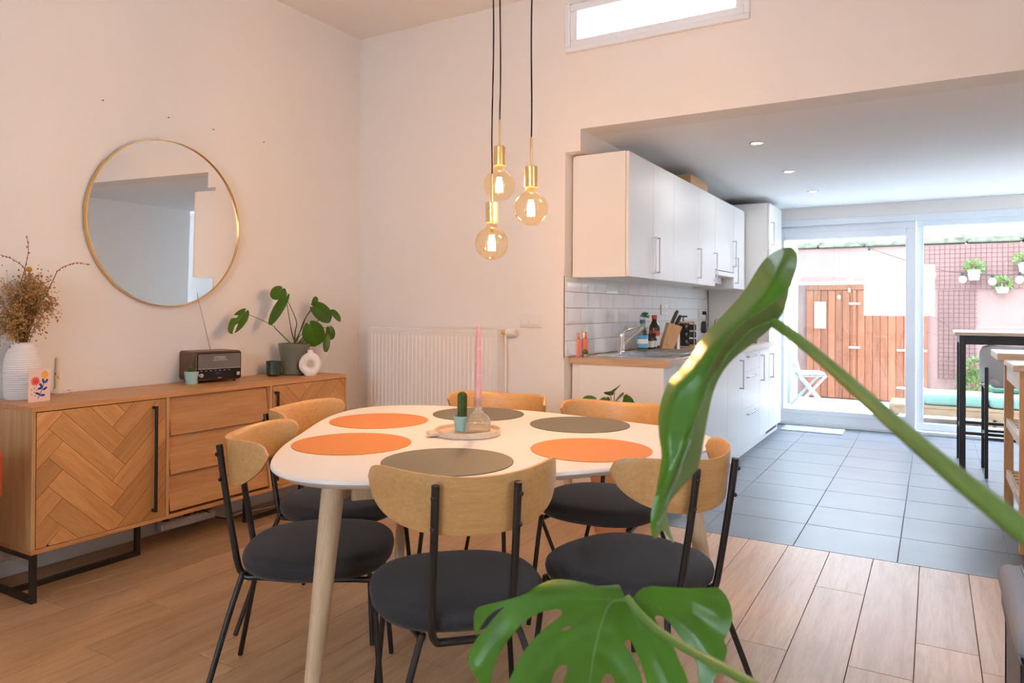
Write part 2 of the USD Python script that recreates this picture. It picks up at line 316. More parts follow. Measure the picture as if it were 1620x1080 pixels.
def copy_of(root, loc, rotz, label, group=None):
    """another instance of a thing, with copies of its parts and sub-parts"""
    x = UsdGeom.Xform.Define(stage, numbered('/World/' + root.GetName())).GetPrim()
    x.GetReferences().AddInternalReference(root.GetPath()); x.SetInstanceable(True)
    x.GetAttribute('xformOp:translate').Set(Gf.Vec3d(*map(float, loc))); x.GetAttribute('xformOp:rotateZ').Set(math.degrees(rotz))
    return tag(x, label, root.GetCustomDataByKey('category'), group or root.GetCustomDataByKey('group'))

# ================================================================== the room
XL, XR, YB, YR, ZC, ZK, YD = -3.47, 1.05, 3.80, -3.20, 3.05, 2.22, 7.87     # left wall, right wall, back wall, rear wall, ceiling, kitchen ceiling, patio doors
XK = -1.868                                                                   # kitchen's left wall
fl = thing('floor', 'light oak plank floor of the dining room', 'floor', kind='structure')
part(fl, 'subfloor', bx(XL - .1, XR + .1, YR - .1, 3.81, -0.06, -0.014), 'subfloor', smooth=False)
joints = {-0.6206: [2.63, 0.42], -0.2418: [2.62, 0.6], 0.14: [2.80, 0.7]}
xs = [-0.0519 + 0.19 * k for k in range(-18, 7)]
for x0 in xs:
    a, b = max(x0, XL), min(x0 + 0.19, XR)
    if b - a < 0.01: continue
    key = next((k for k in joints if abs(k - x0) < 0.03), None)
    if key: cuts = sorted(joints[key]) + [joints[key][1] - 2.0]
    else:
        c = 3.81 - random.uniform(0.4, 2.1); cuts = []
        while c > YR: cuts.append(c); c -= random.uniform(1.7, 2.2)
    ys = sorted([YR] + [c for c in cuts if YR < c < 3.81] + [3.81])
    for y0, y1 in zip(ys[:-1], ys[1:]):
        part(fl, 'plank', bx(a + .0009, b - .0009, y0 + .0009, y1 - .0009, -0.014, 0.0, 0.0012), 'plank', smooth=False)
ft = thing('floor', 'dark slate tile floor of the kitchen', 'floor', kind='structure')
part(ft, 'screed', bx(XK - .1, 1.35, 3.81, 8.0, -0.06, -0.004), 'grout', smooth=False)
for i in range(-4, 4):
    for j in range(10):
        x0, x1 = max(-0.142 + .459 * i, XK), min(-0.142 + .459 * (i + 1), 1.30); y0, y1 = 3.812 + .429 * j, min(3.812 + .429 * (j + 1), 7.93)
        if x1 - x0 > .02 and y1 - y0 > .02: part(ft, 'floor_tile', bx(x0 + .0018, x1 - .0018, y0 + .0018, y1 - .0018, -0.01, 0.0, 0.0012), 'tile', smooth=False)

def struct(name, mesh, m, label, catg): return solo(name, mesh, m, label, catg, kind='structure', smooth=False)
struct('wall_left', bx(XL - .15, XL, YR - .15, YB + .2, -.06, ZC + .1), 'wall', 'plain white left wall behind the oak sideboard', 'wall')
struct('wall_back', cat([bx(XL, XK, YB, YB + .2, -.06, ZC + .1), bx(XK, XR, YB, YB + .2, ZK, 2.67), bx(-.815, XR, YB, YB + .2, 2.67, ZC + .1), bx(XK, -.815, YB, YB + .2, 2.985, ZC + .1)]),
       'wall', 'plain white end wall with radiator, high window and wide opening to the kitchen', 'wall')
QY0, QY1, QZ0, QZ1 = 1.30, 1.70, 1.00, 2.15                                     # window above the bench, in the right wall
struct('wall_right', cat([bx(XR, XR + .15, YR - .15, 5.65, -.06, QZ0), bx(XR, XR + .15, YR - .15, 5.65, QZ1, ZC + .1), bx(XR, XR + .15, YR - .15, QY0, QZ0, QZ1), bx(XR, XR + .15, QY1, 5.65, QZ0, QZ1)]), 'wall', 'white right wall with a window, seen only in reflections', 'wall')
struct('wall_right', bx(1.30, 1.45, 5.65, 8.05, -.06, ZK + .1), 'wall', 'white right kitchen wall set back beside the patio doors', 'wall')
RW0, RW1, RZ0, RZ1 = -1.50, .10, 1.00, 2.33                                    # street window behind the viewer
struct('wall_rear', cat([bx(XL, XR, YR - .15, YR, -.06, RZ0), bx(XL, XR, YR - .15, YR, RZ1, ZC + .1), bx(XL, RW0, YR - .15, YR, RZ0, RZ1), bx(RW1, XR, YR - .15, YR, RZ0, RZ1)]),
       'wall', 'rear wall behind the viewer with a street window', 'wall')
struct('ceiling', bx(XL - .15, XR + .15, YR - .15, YB + .2, ZC, ZC + .12), 'ceiling', 'white dining room ceiling', 'ceiling')
struct('ceiling', bx(XK - .2, 1.45, YB + .2, 8.05, ZK, ZK + .15), 'ceiling', 'low white kitchen ceiling with recessed spots', 'ceiling')
struct('wall_left', bx(XK - .15, XK, YB + .2, 8.05, -.06, ZK + .1), 'wall', 'white kitchen wall behind the wall cabinets', 'wall')
struct('trim', bx(XK, -1.77, YB, 6.88, 2.092, ZK - .0005), 'wall', 'boxed-in duct above the wall cabinets', 'bulkhead')
struct('wall_far', cat([bx(XK, 1.30, 7.82, 8.05, 2.10, ZK + .01), bx(XK, -1.42, 7.84, 8.05, -.06, 2.10)]), 'wall', 'white beam above the sliding patio doors', 'beam')
struct('baseboard_left', bx(XL, XL + .014, YR, YB, 0, .07, .003), 'skirting', 'low white skirting along the left wall', 'skirting board')
struct('baseboard_back', bx(XL + .014, XK, YB - .014, YB, 0, .07, .003), 'skirting', 'low white skirting under the radiator', 'skirting board')

# ---- backsplash: running bond of glazed tiles, each its own piece
bs = thing('wall_tiling', 'white glossy tile backsplash between worktop and wall cabinets', 'wall tiles', kind='structure')
part(bs, 'grout', bx(XK - .004, XK + .003, YB, 6.87, .89, 1.366), 'wall_grout', smooth=False)
zr = [0.890, 0.986, 1.083, 1.180, 1.276, 1.366]
for r in range(5):
    off = 3.714 if r % 2 else 3.815
    for k in range(17):
        y0, y1 = max(off + .2 * (k - 1), YB), min(off + .2 * k, 6.87)
        if y1 - y0 < .012: continue
        part(bs, 'tile', mv(bx(0, .006, y0 + .0014, y1 - .0014, zr[r] + .0014, zr[r + 1] - .0014, .0015), XK + .0015 + rng.uniform(0, .0006), 0, 0), 'wall_tile', smooth=False)

# ---- high window in the end wall
def ring(x0, x1, z0, z1, w, y0, y1, bev=.004):
    return cat([bx(x0, x1, y0, y1, z0, z0 + w, bev), bx(x0, x1, y0, y1, z1 - w, z1, bev), bx(x0, x0 + w, y0, y1, z0 + w, z1 - w, bev), bx(x1 - w, x1, y0, y1, z0 + w, z1 - w, bev)])
w1 = thing('window_1', 'narrow white high window above the kitchen opening', 'window', kind='structure')
part(w1, 'frame', ring(XK, -.815, 2.67, 2.985, .03, YB - .02, YB + .07), 'pvc', smooth=False)
part(w1, 'sash', ring(XK + .03, -.845, 2.70, 2.955, .045, YB - .005, YB + .06), 'pvc', smooth=False)
part(w1, 'pane', bx(XK + .075, -.89, YB + .03, YB + .036, 2.745, 2.91), 'pane', smooth=False)
for (k, lab) in ((2, 'street window in the rear wall'), (3, 'tall window in the right wall above the bench')):
    w = thing(f'window_{k}', lab, 'window', kind='structure')
    fr, pn = (ring(RW0, RW1, RZ0, RZ1, .07, YR - .11, YR - .03), bx(RW0 + .06, RW1 - .06, YR - .075, YR - .069, RZ0 + .06, RZ1 - .06)) if k == 2 else (ring(0, QY1 - QY0, 0, QZ1 - QZ0, .07, -.05, .03), bx(.06, QY1 - QY0 - .06, -.015, -.009, .06, QZ1 - QZ0 - .06))
    if k == 3: T_ = frame((XR + .09, QY0, QZ0), (0, 1, 0), (-1, 0, 0), (0, 0, 1)); fr, pn = tf(fr, T_), tf(pn, T_)
    part(w, 'frame', fr, 'pvc', smooth=False); part(w, 'pane', pn, 'pane', smooth=False)

# ---- sliding patio doors
dr = thing('door_1', 'white sliding patio doors onto the sunny courtyard', 'patio door', kind='structure')
part(dr, 'head_rail', cat([bx(-1.42, 1.30, YD - .03, YD + .16, 2.055, 2.10, .004), bx(-1.42, 1.30, YD - .045, YD - .03, 2.035, 2.10, .002)]), 'pvc', smooth=False)
part(dr, 'threshold', bx(-1.42, 1.30, YD - .02, YD + .16, 0, .035, .004), 'pvc', smooth=False)
sh = part(dr, 'sliding_sash', ring(-1.42, -.145, .035, 2.055, .085, YD, YD + .06), 'pvc', smooth=False)
part(sh, 'pane', bx(-1.34, -.225, YD + .025, YD + .033, .115, 1.975), 'pane', smooth=False)
part(sh, 'bottom_rail', bx(-1.335, -.23, YD - .004, YD + .064, .115, .165, .004), 'pvc', smooth=False)
part(sh, 'top_rail', bx(-1.335, -.23, YD - .004, YD + .064, 1.90, 1.975, .004), 'pvc', smooth=False)
sh = part(dr, 'fixed_sash', ring(-.145, 1.30, .035, 2.055, .066, YD + .075, YD + .135), 'pvc', smooth=False)
part(sh, 'pane', bx(-.085, 1.24, YD + .10, YD + .108, .09, 2.0), 'pane', smooth=False)

# ================================================================== sideboard
SX, SY0, SY1, SZ0, SZ1 = -3.05, 1.488, 3.245, .192, .773
sb = thing('sideboard', 'long oak sideboard with herringbone doors, three plain drawers and black sled legs', 'sideboard', (SX, SY0, 0)); o = (SX, SY0, 0)
part(sb, 'top', bx(XL + .012, SX, SY0, SY1, SZ1 - .02, SZ1, .0015), 'veneer', off=o, smooth=False)
part(sb, 'bottom', bx(XL + .012, SX, SY0, SY1, SZ0, SZ0 + .018, .0015), 'veneer', off=o, smooth=False)
for y in (SY0, SY1 - .016): part(sb, 'side_panel', bx(XL + .012, SX, y, y + .016, SZ0 + .018, SZ1 - .02, .001), 'veneer_z', off=o, smooth=False)
for y in (2.063, 2.664): part(sb, 'divider', bx(XL + .03, SX, y, y + .016, SZ0 + .018, SZ1 - .02, .001), 'veneer_z', off=o, smooth=False)
part(sb, 'back_panel', bx(XL + .012, XL + .02, SY0 + .016, SY1 - .016, SZ0 + .018, SZ1 - .02), 'dark_gap', off=o, smooth=False)
W_, L_ = .0815, .367
def herringbone(door, y0, y1, z0, z1, seam):
    rect = sbox(y0 - seam, z0 - .48, y1 - seam, z1 - .48); c = math.sqrt(.5)
    for n in range(-14, 15):
        for k in range(-2, 3):
            for H in (0, 1):
                bx0, by0 = n * W_ + k * (W_ - L_), n * W_ + k * (W_ + L_)
                p = sbox(bx0, by0, bx0 + L_, by0 + W_) if H else sbox(bx0, by0 + W_, bx0 + W_, by0 + W_ + L_)
                p = affinity.affine_transform(p.buffer(-.0008, join_style=2), [c, -c, c, c, 0, 0]).intersection(rect)
                if p.is_empty or p.area < 8e-5 or p.geom_type != 'Polygon': continue
                m = prism(p, .004)
                m.apply_transform(frame((SX - .005, seam, .48), (0, 1, 0), (0, 0, 1), (1, 0, 0)))
                part(door, 'board', m, 'board_dn' if H else 'board_up', off=o, smooth=False)
for (y0, y1, seam, hy) in ((1.507, 2.060, 1.868, 2.0), (2.683, 3.226, 2.925, 2.70)):
    d = part(sb, 'door', bx(SX - .02, SX - .0052, y0, y1, SZ0 + .021, SZ1 - .023), 'dark_gap', off=o, smooth=False)
    herringbone(d, y0, y1, SZ0 + .021, SZ1 - .023, seam)
    part(d, 'handle', cat([bx(SX + .016, SX + .026, hy - .006, hy + .006, .245, .722, .001), bx(SX - .001, SX + .018, hy - .006, hy + .006, .245, .257), bx(SX - .001, SX + .018, hy - .006, hy + .006, .710, .722)]), 'black', off=o, smooth=False)
for zt, zb in ((.750, .575), (.569, .395), (.389, .224)):          # drawer fronts lean out at the bottom like clapboards
    q = np.array([[SX - .025, zb], [SX + .001, zb], [SX - .027, zt], [SX - .040, zt]])
    m = prism(Polygon(q), .571); m.apply_transform(frame((0, 2.086 + .571, 0), (1, 0, 0), (0, 0, 1), (0, -1, 0)))
    part(sb, 'drawer', m, 'veneer', off=o, smooth=False)
part(sb, 'drawer_cavity', bx(XL + .05, SX - .05, 2.079, 2.664, SZ0 + .018, SZ1 - .02), 'dark_gap', off=o, smooth=False)
t_ = .022
for ya, ym in ((SY0 + .004, 2.045), (SY1 - .004 - t_, 2.665)):
    part(sb, 'sled_leg', cat([bx(SX - .002 - t_, SX - .002, ya, ya + t_, 0, SZ0, .001), bx(XL + .04, XL + .04 + t_, ya, ya + t_, 0, SZ0, .001), bx(XL + .06, SX - .02, ya, ya + t_, 0, t_, .001), bx(XL + .06, SX - .02, ya, ya + t_, SZ0 - t_, SZ0, .001)]), 'black', off=o, smooth=False)
    lo, hi = min(ya + t_, ym), max(ya, ym)
    part(sb, 'sled_leg', cat([bx(-3.25, -3.25 + t_, lo, hi, 0, t_, .001), bx(-3.25, -3.25 + t_, ym - t_ / 2, ym + t_ / 2, 0, SZ0, .001)]), 'black', off=o, smooth=False)

# ================================================================== dining chairs
def chair_parts(t):
    th = np.linspace(0, 2 * PI, 56, endpoint=False)
    def ring_(s, z, crown=0):
        e = 2.5; cx, cy = np.sign(np.cos(th)) * abs(np.cos(th)) ** (2 / e), np.sign(np.sin(th)) * abs(np.sin(th)) ** (2 / e)
        w = .228 * (1 + .03 * np.sin(th)); return np.stack([s * w * cx, s * .222 * cy, z + 0 * th], 1)
    lev = [(.0, .402), (.80, .402), (.93, .407), (.985, .422), (1.0, .437), (.985, .451), (.94, .460), (.85, .466), (.6, .470), (.3, .472), (0, .473)]
    v = np.vstack([ring_(max(s, 1e-4), z) for s, z in lev]); n = len(th); f = []
    for i in range(len(lev) - 1):
        for j in range(n):
            a0, a1, b0, b1 = i * n + j, i * n + (j + 1) % n, (i + 1) * n + j, (i + 1) * n + (j + 1) % n
            f += [(a0, a1, b1), (a0, b1, b0)]
    part(t, 'seat', trimesh.Trimesh(v, f, process=False), 'fabric', smooth=50)
    am, na, nh = math.radians(76), 61, 11
    aa = np.linspace(-am, am, na); out = []
    for side in (0, 1):
        for a in aa:
            r = abs(a) / am; h = .069 * max(1 - r ** 3.4, 0) ** .5 + .0006; zc = .717 + .048 * r ** 2
            for q in np.linspace(-1, 1, nh):
                k = .006 * (1 if side else -1) * (1 - .35 * abs(q) ** 8); out.append(((.24 + k) * math.sin(a), -.060 - (.205 + k) * math.cos(a) - .012 * q * (1 - r), zc + h * q))
    v = np.array(out); f = []; N = na * nh
    for s in (0, 1):
        for i in range(na - 1):
            for j in range(nh - 1):
                a0, a1, b0, b1 = s * N + i * nh + j, s * N + i * nh + j + 1, s * N + (i + 1) * nh + j, s * N + (i + 1) * nh + j + 1
                f += [(a0, b0, b1), (a0, b1, a1)] if s else [(a0, b1, b0), (a0, a1, b1)]
    for i in range(na - 1):
        for j, sg in ((0, 1), (nh - 1, 0)):
            a0, b0, a1, b1 = i * nh + j, (i + 1) * nh + j, N + i * nh + j, N + (i + 1) * nh + j
            f += [(a0, b0, b1), (a0, b1, a1)] if sg else [(a0, b1, b0), (a0, a1, b1)]
    for i, sg in ((0, 0), (na - 1, 1)):
        for j in range(nh - 1):
            a0, b0, a1, b1 = i * nh + j, i * nh + j + 1, N + i * nh + j, N + i * nh + j + 1
            f += [(a0, b0, b1), (a0, b1, a1)] if sg else [(a0, b1, b0), (a0, a1, b1)]
    part(t, 'backrest', trimesh.Trimesh(v, f, process=False), 'chair_wood', smooth=40)
    for s in (-1, 1):
        bk = part(t, 'back_post', tube(smooth_path([(s * .096, -.277, .772), (s * .096, -.262, .66), (s * .096, -.236, .50), (s * .094, -.220, .415), (s * .080, -.205, .385)], 6), .0095, 10), 'black')
        for z, y in ((.745, -.285), (.672, -.2755)): part(bk, 'bolt', mv(trimesh.creation.icosphere(2, .0062), s * .096 + s * .006, y + .003, z), 'black')
        part(t, 'leg', tube(smooth_path([(s * .150, -.05, .392), (s * .118, -.185, .392), (s * .128, -.212, .372), (s * .245, -.300, 0.004)], 6), .0085, 10), 'black')
        part(t, 'leg', tube(smooth_path([(s * .150, -.05, .392), (s * .168, .150, .392), (s * .176, .172, .372), (s * .205, .205, .004)], 6), .0085, 10), 'black')
    part(t, 'crossbar', cat([tube([(-.080, -.205, .385), (.080, -.205, .385)], .0095, 10), tube([(-.15, .10, .394), (.15, .10, .394)], .008, 8)]), 'black')
TX = -PI / 2      # a chair's local front is +y
CH = [(-1.089, 1.580, 133.96, 'oak and charcoal dining chair with its back to us, nearest at the dark mat'),
      (-1.625, 1.621, 36.6, 'oak and charcoal dining chair at the left of the table, beside the sideboard drawers'),
      (-1.935, 2.050, 18.0, 'oak and charcoal dining chair at the far left, half hidden by table and chair'),
      (-0.752, 1.963, 164.75, 'oak and charcoal dining chair at the right of the table, behind the hanging plant leaf'),
      (-1.636, 2.560, -84.2, 'oak and charcoal dining chair on the far side, in front of the radiator'),
      (-1.086, 2.545, -89.9, 'oak and charcoal dining chair on the far side, in front of the worktop end panel')]
chair = None
for x, y, a, lab in CH:
    if chair is None:
        chair = thing('dining_chair', lab, 'chair', (x, y, 0), math.radians(a) + TX, 'dining chairs around the table'); chair_parts(chair)
    else: copy_of(chair, (x, y, 0), math.radians(a) + TX, lab)

# ================================================================== dining table: a rounded triangle on three legs
TC = np.array([-1.33, 2.035]); TZ = .75
ctl = np.array([(4, .725), (13, .757), (28, .790), (38, .755), (47, .685), (60, .612), (74, .580), (85, .575), (96, .586), (112, .620), (124, .662), (133, .705), (141, .762), (149, .803), (157, .812), (166, .775), (179, .690), (190, .632), (199, .604), (208, .588), (216, .588), (227, .608), (238, .643), (246, .680), (256, .738), (264, .765), (272, .762), (278, .738), (286, .695), (300, .645), (312, .622), (322, .620), (332, .630), (344, .658), (354, .690)])
_a = np.radians(np.r_[ctl[:, 0] - 360, ctl[:, 0], ctl[:, 0] + 360]); _rad = np.tile(ctl[:, 1], 3)
def table_r(th):
    g = np.linspace(0, 2 * PI, 720, endpoint=False); rr = np.interp(g, _a, _rad)
    ft_ = np.fft.rfft(rr); ft_[13:] = 0; rr = np.fft.irfft(ft_, 720); return np.interp(th % (2 * PI), np.r_[g, 2 * PI], np.r_[rr, rr[0]])
tb = thing('dining_table', 'white rounded-triangle dining table on three splayed oak legs', 'table', (*TC, 0))
th = np.linspace(0, 2 * PI, 160, endpoint=False); R_ = table_r(th); n = len(th)
lev = [(-.9, .722), (-.045, .722), (-.030, .7235), (-.004, .738), (0, .742), (-.001, .747), (-.004, .75), (-.9, .75)]
v = np.vstack([np.stack([np.maximum(R_ + o_, .001) * np.cos(th), np.maximum(R_ + o_, .001) * np.sin(th), z + 0 * th], 1) for o_, z in lev]); f = []
for i in range(len(lev) - 1):
    for j in range(n):
        a0, a1, b0, b1 = i * n + j, i * n + (j + 1) % n, (i + 1) * n + j, (i + 1) * n + (j + 1) % n; f += [(a0, a1, b1), (a0, b1, b0)]
part(tb, 'tabletop', trimesh.Trimesh(v, f, process=False), 'table_white', smooth=25)
LEGS = [(266, .62, .715), (152, .54, .68), (26, .685, .82)]
for a, r0, r1 in LEGS:
    e = np.array([math.cos(math.radians(a)), math.sin(math.radians(a)), 0]); p0, p1 = e * r0 + [0, 0, .722], e * r1 + [0, 0, 0.0]
    zz = np.linspace(0, 1, 9); part(tb, 'leg', tube([p0 + (p1 - p0) * k for k in zz], .031 - .014 * zz ** 1.2, 20), 'leg_wood')
tops = [np.array([math.cos(math.radians(a)), math.sin(math.radians(a))]) * (r0 - .02) for a, r0, _ in LEGS]
for i in range(3):
    a, b = tops[i], tops[(i + 1) % 3]; d = (b - a) / np.linalg.norm(b - a); nrm = np.array([-d[1], d[0]])
    m = bx(.03, np.linalg.norm(b - a) - .03, -.011, .011, .652, .722, .002); m.apply_transform(frame((*a, 0), (*d, 0), (*nrm, 0), (0, 0, 1)))
    part(tb, 'apron', m, 'leg_wood', smooth=False)
MATS = [((600, 665.5), 'orange', 'orange round leather place mat on the table, farther of the two on the left'), ((557, 701.5), 'orange', 'orange round leather place mat on the table, nearest the left end'),
        ((757, 655), 'olive', 'dark olive round place mat on the table, behind the cactus and bottle'), ((917, 671.5), 'olive', 'dark olive round place mat on the table, at the far right'),
        ((935, 711), 'orange', 'orange round leather place mat on the table, right of the wooden tray'), ((708, 730), 'olive', 'dark olive round place mat on the table, in front of the nearest chair')]
def disc(r, t, n=64): return lathe([(0, 0), (r - .0006, 0), (r, t * .4), (r, t * .7), (r - .0008, t), (0, t)], n)
for (uv, m, lab) in MATS:
    p = at(*uv, z=TZ); solo('place_mat', mv(disc(.182, .0026), p[0], p[1], TZ), m, lab, 'place mat', 'round leather place mats on the table')
# tray with cactus, bottle and candle
tp = at(740, 681.5, z=.762); tr = thing('tray', 'round pale wooden tray with a stub handle on the table centre', 'tray', (tp[0], tp[1], TZ))
part(tr, 'base', lathe([(0, 0), (.104, 0), (.108, .003), (.110, .020), (.108, .022), (.105, .020), (.103, .010), (0, .010)], 64), 'tray')
hd = at(684, 686, z=.76) - tp; hd[2] = 0; hd /= np.linalg.norm(hd)
m = bx(.100, .140, -.020, .020, .004, .019, .004); m.apply_transform(frame((0, 0, 0), hd, np.cross([0, 0, 1], hd), (0, 0, 1))); part(tr, 'handle', m, 'tray')
def cactus_pot(name, label, loc, r, h, kind):
    t = thing(name, label, 'potted cactus', loc)
    part(t, 'pot', lathe([(0, 0), (r * .74, 0), (r * .78, .002), (r * .97, h * .9), (r, h * .91), (r, h), (r * .92, h), (r * .88, h * .86), (0, h * .86)], 36), 'mint')
    part(t, 'soil', lathe([(0, h * .80), (r * .89, h * .80), (r * .89, h * .88), (0, h * .9)], 24), 'soil')
    def column(x, y, z0, rr, hh, ribs=9):
        zz = np.r_[np.linspace(0, 1 - rr / hh, 8), 1 - rr / hh + rr / hh * np.sin(np.linspace(.2, PI / 2, 6))]; an = np.linspace(0, 2 * PI, ribs * 4, endpoint=False); V = []
        for z in zz:
            q = max(0, (z - (1 - rr / hh)) / (rr / hh)); rad = rr * math.sqrt(max(1 - q * q, 1e-4)) * (.82 + .18 * np.cos(ribs * an))
            V.append(np.stack([x + rad * np.cos(an), y + rad * np.sin(an), z0 + z * hh + 0 * an], 1))
        V = np.vstack(V); k = len(an); F = []
        for i in range(len(zz) - 1):
            for j in range(k):
                a0, a1, b0, b1 = i * k + j, i * k + (j + 1) % k, (i + 1) * k + j, (i + 1) * k + (j + 1) % k; F += [(a0, a1, b1), (a0, b1, b0)]
        sp = []
        for z in np.linspace(.08, .95, int(hh / .006)):
            for j in range(ribs):
                q = max(0, (z - (1 - rr / hh)) / (rr / hh)); a = 2 * PI * j / ribs; R = rr * math.sqrt(max(1 - q * q, 0)); c = np.array([x + R * math.cos(a), y + R * math.sin(a), z0 + z * hh])
                for s in (-.5, .5): sp.append(trimesh.creation.cone(.0004, .004, sections=3, transform=frame(c, np.cross((math.cos(a + s), math.sin(a + s), .2), (0, 0, 1)), (0, 0, 1), np.array((math.cos(a + s), math.sin(a + s), .2)))))
        return trimesh.Trimesh(V, F, process=False), cat(sp)
    if kind == 'column': cols = [(0, 0, .017, .088)]
    else: cols = [(0, .004, .0085, .060), (.012, -.008, .008, .034), (-.012, -.006, .008, .036), (.004, .018, .007, .030), (-.010, .012, .007, .026), (.017, .008, .007, .026)]
    for (x, y, rr, hh) in cols:
        b_, s_ = column(x, y, h * .87, rr, hh, 9 if kind == 'column' else 6); c = part(t, 'cactus', b_, 'cactus', smooth=40); part(c, 'spines', s_, 'spine', smooth=False, kind='stuff')
    return t
cp = at(733, 683, z=.762); cactus_pot('cactus', 'ribbed column cactus in a mint pot on the wooden tray', (cp[0] - .020, cp[1] + .022, .760), .030, .052, 'column')
bp = at(756, 684, z=.762); bt = thing('bottle', 'clear round-shouldered glass bottle used as a candle holder on the tray', 'bottle', (bp[0], bp[1], .760))
outp = [(0, 0), (.040, 0), (.0425, .003), (.0425, .036), (.040, .048), (.033, .058), (.020, .067), (.0145, .076), (.0140, .108), (.0155, .110), (.0155, .1165), (.0145, .118)]
inn = [(.0125, .118), (.0115, .108), (.0120, .076), (.0175, .068), (.031, .0575), (.0380, .047), (.0402, .036), (.0402, .006), (0, .005)]
part(bt, 'glass', lathe(outp + inn, 40), 'bottle', smooth=40)
ca = thing('candle', 'tall pink taper candle with little white flowers standing in the glass bottle', 'candle', (bp[0], bp[1], .760))
part(ca, 'taper', lathe([(0, .088), (.0095, .088), (.0112, .10), (.0112, .16), (.0092, .300), (.0075, .347), (.004, .355), (0, .356)], 24), 'pink_wax')
part(ca, 'wick', tube([(0, 0, .354), (.0005, 0, .362)], .0008, 6), 'white_wax')
for (z, a) in ((.146, 268), (.238, 225), (.325, 235), (.190, 320), (.28, 330), (.155, 190)):
    R = .0112 - .0037 * max(0, (z - .16) / .19); a = math.radians(a); e = np.array([math.cos(a), math.sin(a), 0]); u = np.array([-e[1], e[0], 0]); ms = []
    for k in range(5): ms.append(mv(trimesh.creation.icosphere(1, .0021), *(e * (R + .0003) + u * .0032 * math.cos(k * 1.2566) + np.array([0, 0, z + .0032 * math.sin(k * 1.2566)]))))
    fl_ = part(ca, 'flower', cat(ms), 'white_wax'); part(fl_, 'flower_eye', mv(trimesh.creation.icosphere(1, .0015), *(e * (R + .0012) + np.array([0, 0, z]))), 'dark_gap')

# ================================================================== pendant lamps
G3 = 'bare globe pendants over the table'
for (u, v, y, lab) in ((778, 385, 2.25, 'lowest of the three brass pendant lamps with amber globe bulb'), (840, 330, 2.25, 'brass pendant lamp with amber globe bulb, right of the three'), (790, 293, 2.40, 'brass pendant lamp with amber globe bulb, highest and rearmost of the three')):
    p = at(u, v, y=y); t = thing('pendant_lamp', lab, 'pendant lamp', (p[0], p[1], p[2]), 0, G3)
    R = .0615
    an = np.linspace(-PI / 2, 1.18, 22); prof = [(R * math.cos(a), R * math.sin(a)) for a in an]; prof[0] = (0, -R); prof += [(.0205, .062), (.0175, .070), (.0170, .080)]
    part(t, 'bulb', lathe(prof, 40), 'bulb', smooth=True)
    fm = [tube([(.0120 * math.cos(k * PI / 3), .0120 * math.sin(k * PI / 3), -.026), (.0125 * math.cos(k * PI / 3), .0125 * math.sin(k * PI / 3), .002), (.0060 * math.cos(k * PI / 3), .0060 * math.sin(k * PI / 3), .030)], .0030, 6) for k in range(6)]
    part(t, 'filament', cat(fm), 'filament', smooth=False)
    part(t, 'filament_stem', cat([lathe([(0, .022), (.005, .022), (.0035, .03), (.006, .055), (.009, .074), (0, .074)], 16)]), 'bulb')
    part(t, 'socket', lathe([(0, .152), (.004, .152), (.022, .151), (.0235, .149), (.0235, .078), (.0225, .076), (.0, .076)], 36), 'brass', smooth=30)
    part(t, 'rod', lathe([(0, .256), (.0042, .256), (.0042, .150), (0, .150)], 16), 'brass')
    H = ZC - p[2]; zz = np.linspace(.254, H - .02, 26); ph = rng.uniform(0, 6)
    part(t, 'cord', tube(np.stack([.0016 * np.sin(zz * 9 + ph) * np.minimum(1, (zz - .254) * 8), .0016 * np.cos(zz * 7 + ph) * np.minimum(1, (zz - .254) * 8), zz], 1), .0028, 8), 'cord_black')
    part(t, 'ceiling_cap', lathe([(0, H - .03), (.045, H - .03), (.05, H - .026), (.05, H), (0, H)], 32), 'brass')

# ================================================================== on the walls
mi = thing('mirror', 'large round mirror with a thin brass frame on the left wall', 'mirror', (XL, 2.337, 1.606))
tilt = RY(PI / 2 + math.radians(0.9))
part(mi, 'glass', mv(tf(lathe([(0, -.004), (.427, -.004), (.427, .004), (0, .004)], 96), tilt), .022, 0, 0), 'mirror', smooth=20)
part(mi, 'frame', mv(tf(lathe([(.426, -.016), (.433, -.016), (.433, .012), (.4285, .012), (.4265, .0045), (.426, -.016)], 128), tilt), .022, 0, 0), 'gold', smooth=30)
for i, (u, v) in enumerate(((161, 159), (265, 186), (336, 205), (416, 225))):
    p = at(u, v, x=XL); lab = ['tiny black nail in the left wall, leftmost of the four', 'tiny black nail in the left wall, just above the mirror top', 'tiny black nail in the left wall, third from the left', 'tiny black nail in the left wall, rightmost of the four'][i]
    solo('nail', mv(tf(lathe([(0, -.004), (.0012, -.004), (.0012, .010), (.003, .010), (.003, .012), (0, .0125)], 10), RY(PI / 2)), *p), 'black', lab, 'nail', 'nails in a row on the left wall')
rd = thing('radiator', 'white ribbed panel radiator under the end wall', 'radiator', (-3.29, 3.70, 0)); o = (-3.29, 3.70, 0)
x0, x1, z0, z1 = -3.29, -2.27, .36, 1.040
prof = [(x0, 0)]; nrib = 31; pw = (x1 - x0 - .05) / nrib
for k in range(nrib):
    c = x0 + .025 + pw * (k + .5); prof += [(c - pw * .30, 0), (c - pw * .18, .0030), (c + pw * .18, .0030), (c + pw * .30, 0)]
prof += [(x1, 0)]; P = np.array(prof)
front = np.vstack([np.stack([P[:, 0], 3.700 + P[:, 1] * s, np.full(len(P), z)], 1) for z, s in ((z0, 0), (z0 + .035, 0), (z0 + .045, 1), (z1 - .045, 1), (z1 - .035, 0), (z1, 0))]); k = len(P); f = []
for i in range(5):
    for j in range(k - 1): a0, a1, b0, b1 = i * k + j, i * k + j + 1, (i + 1) * k + j, (i + 1) * k + j + 1; f += [(a0, a1, b1), (a0, b1, b0)]
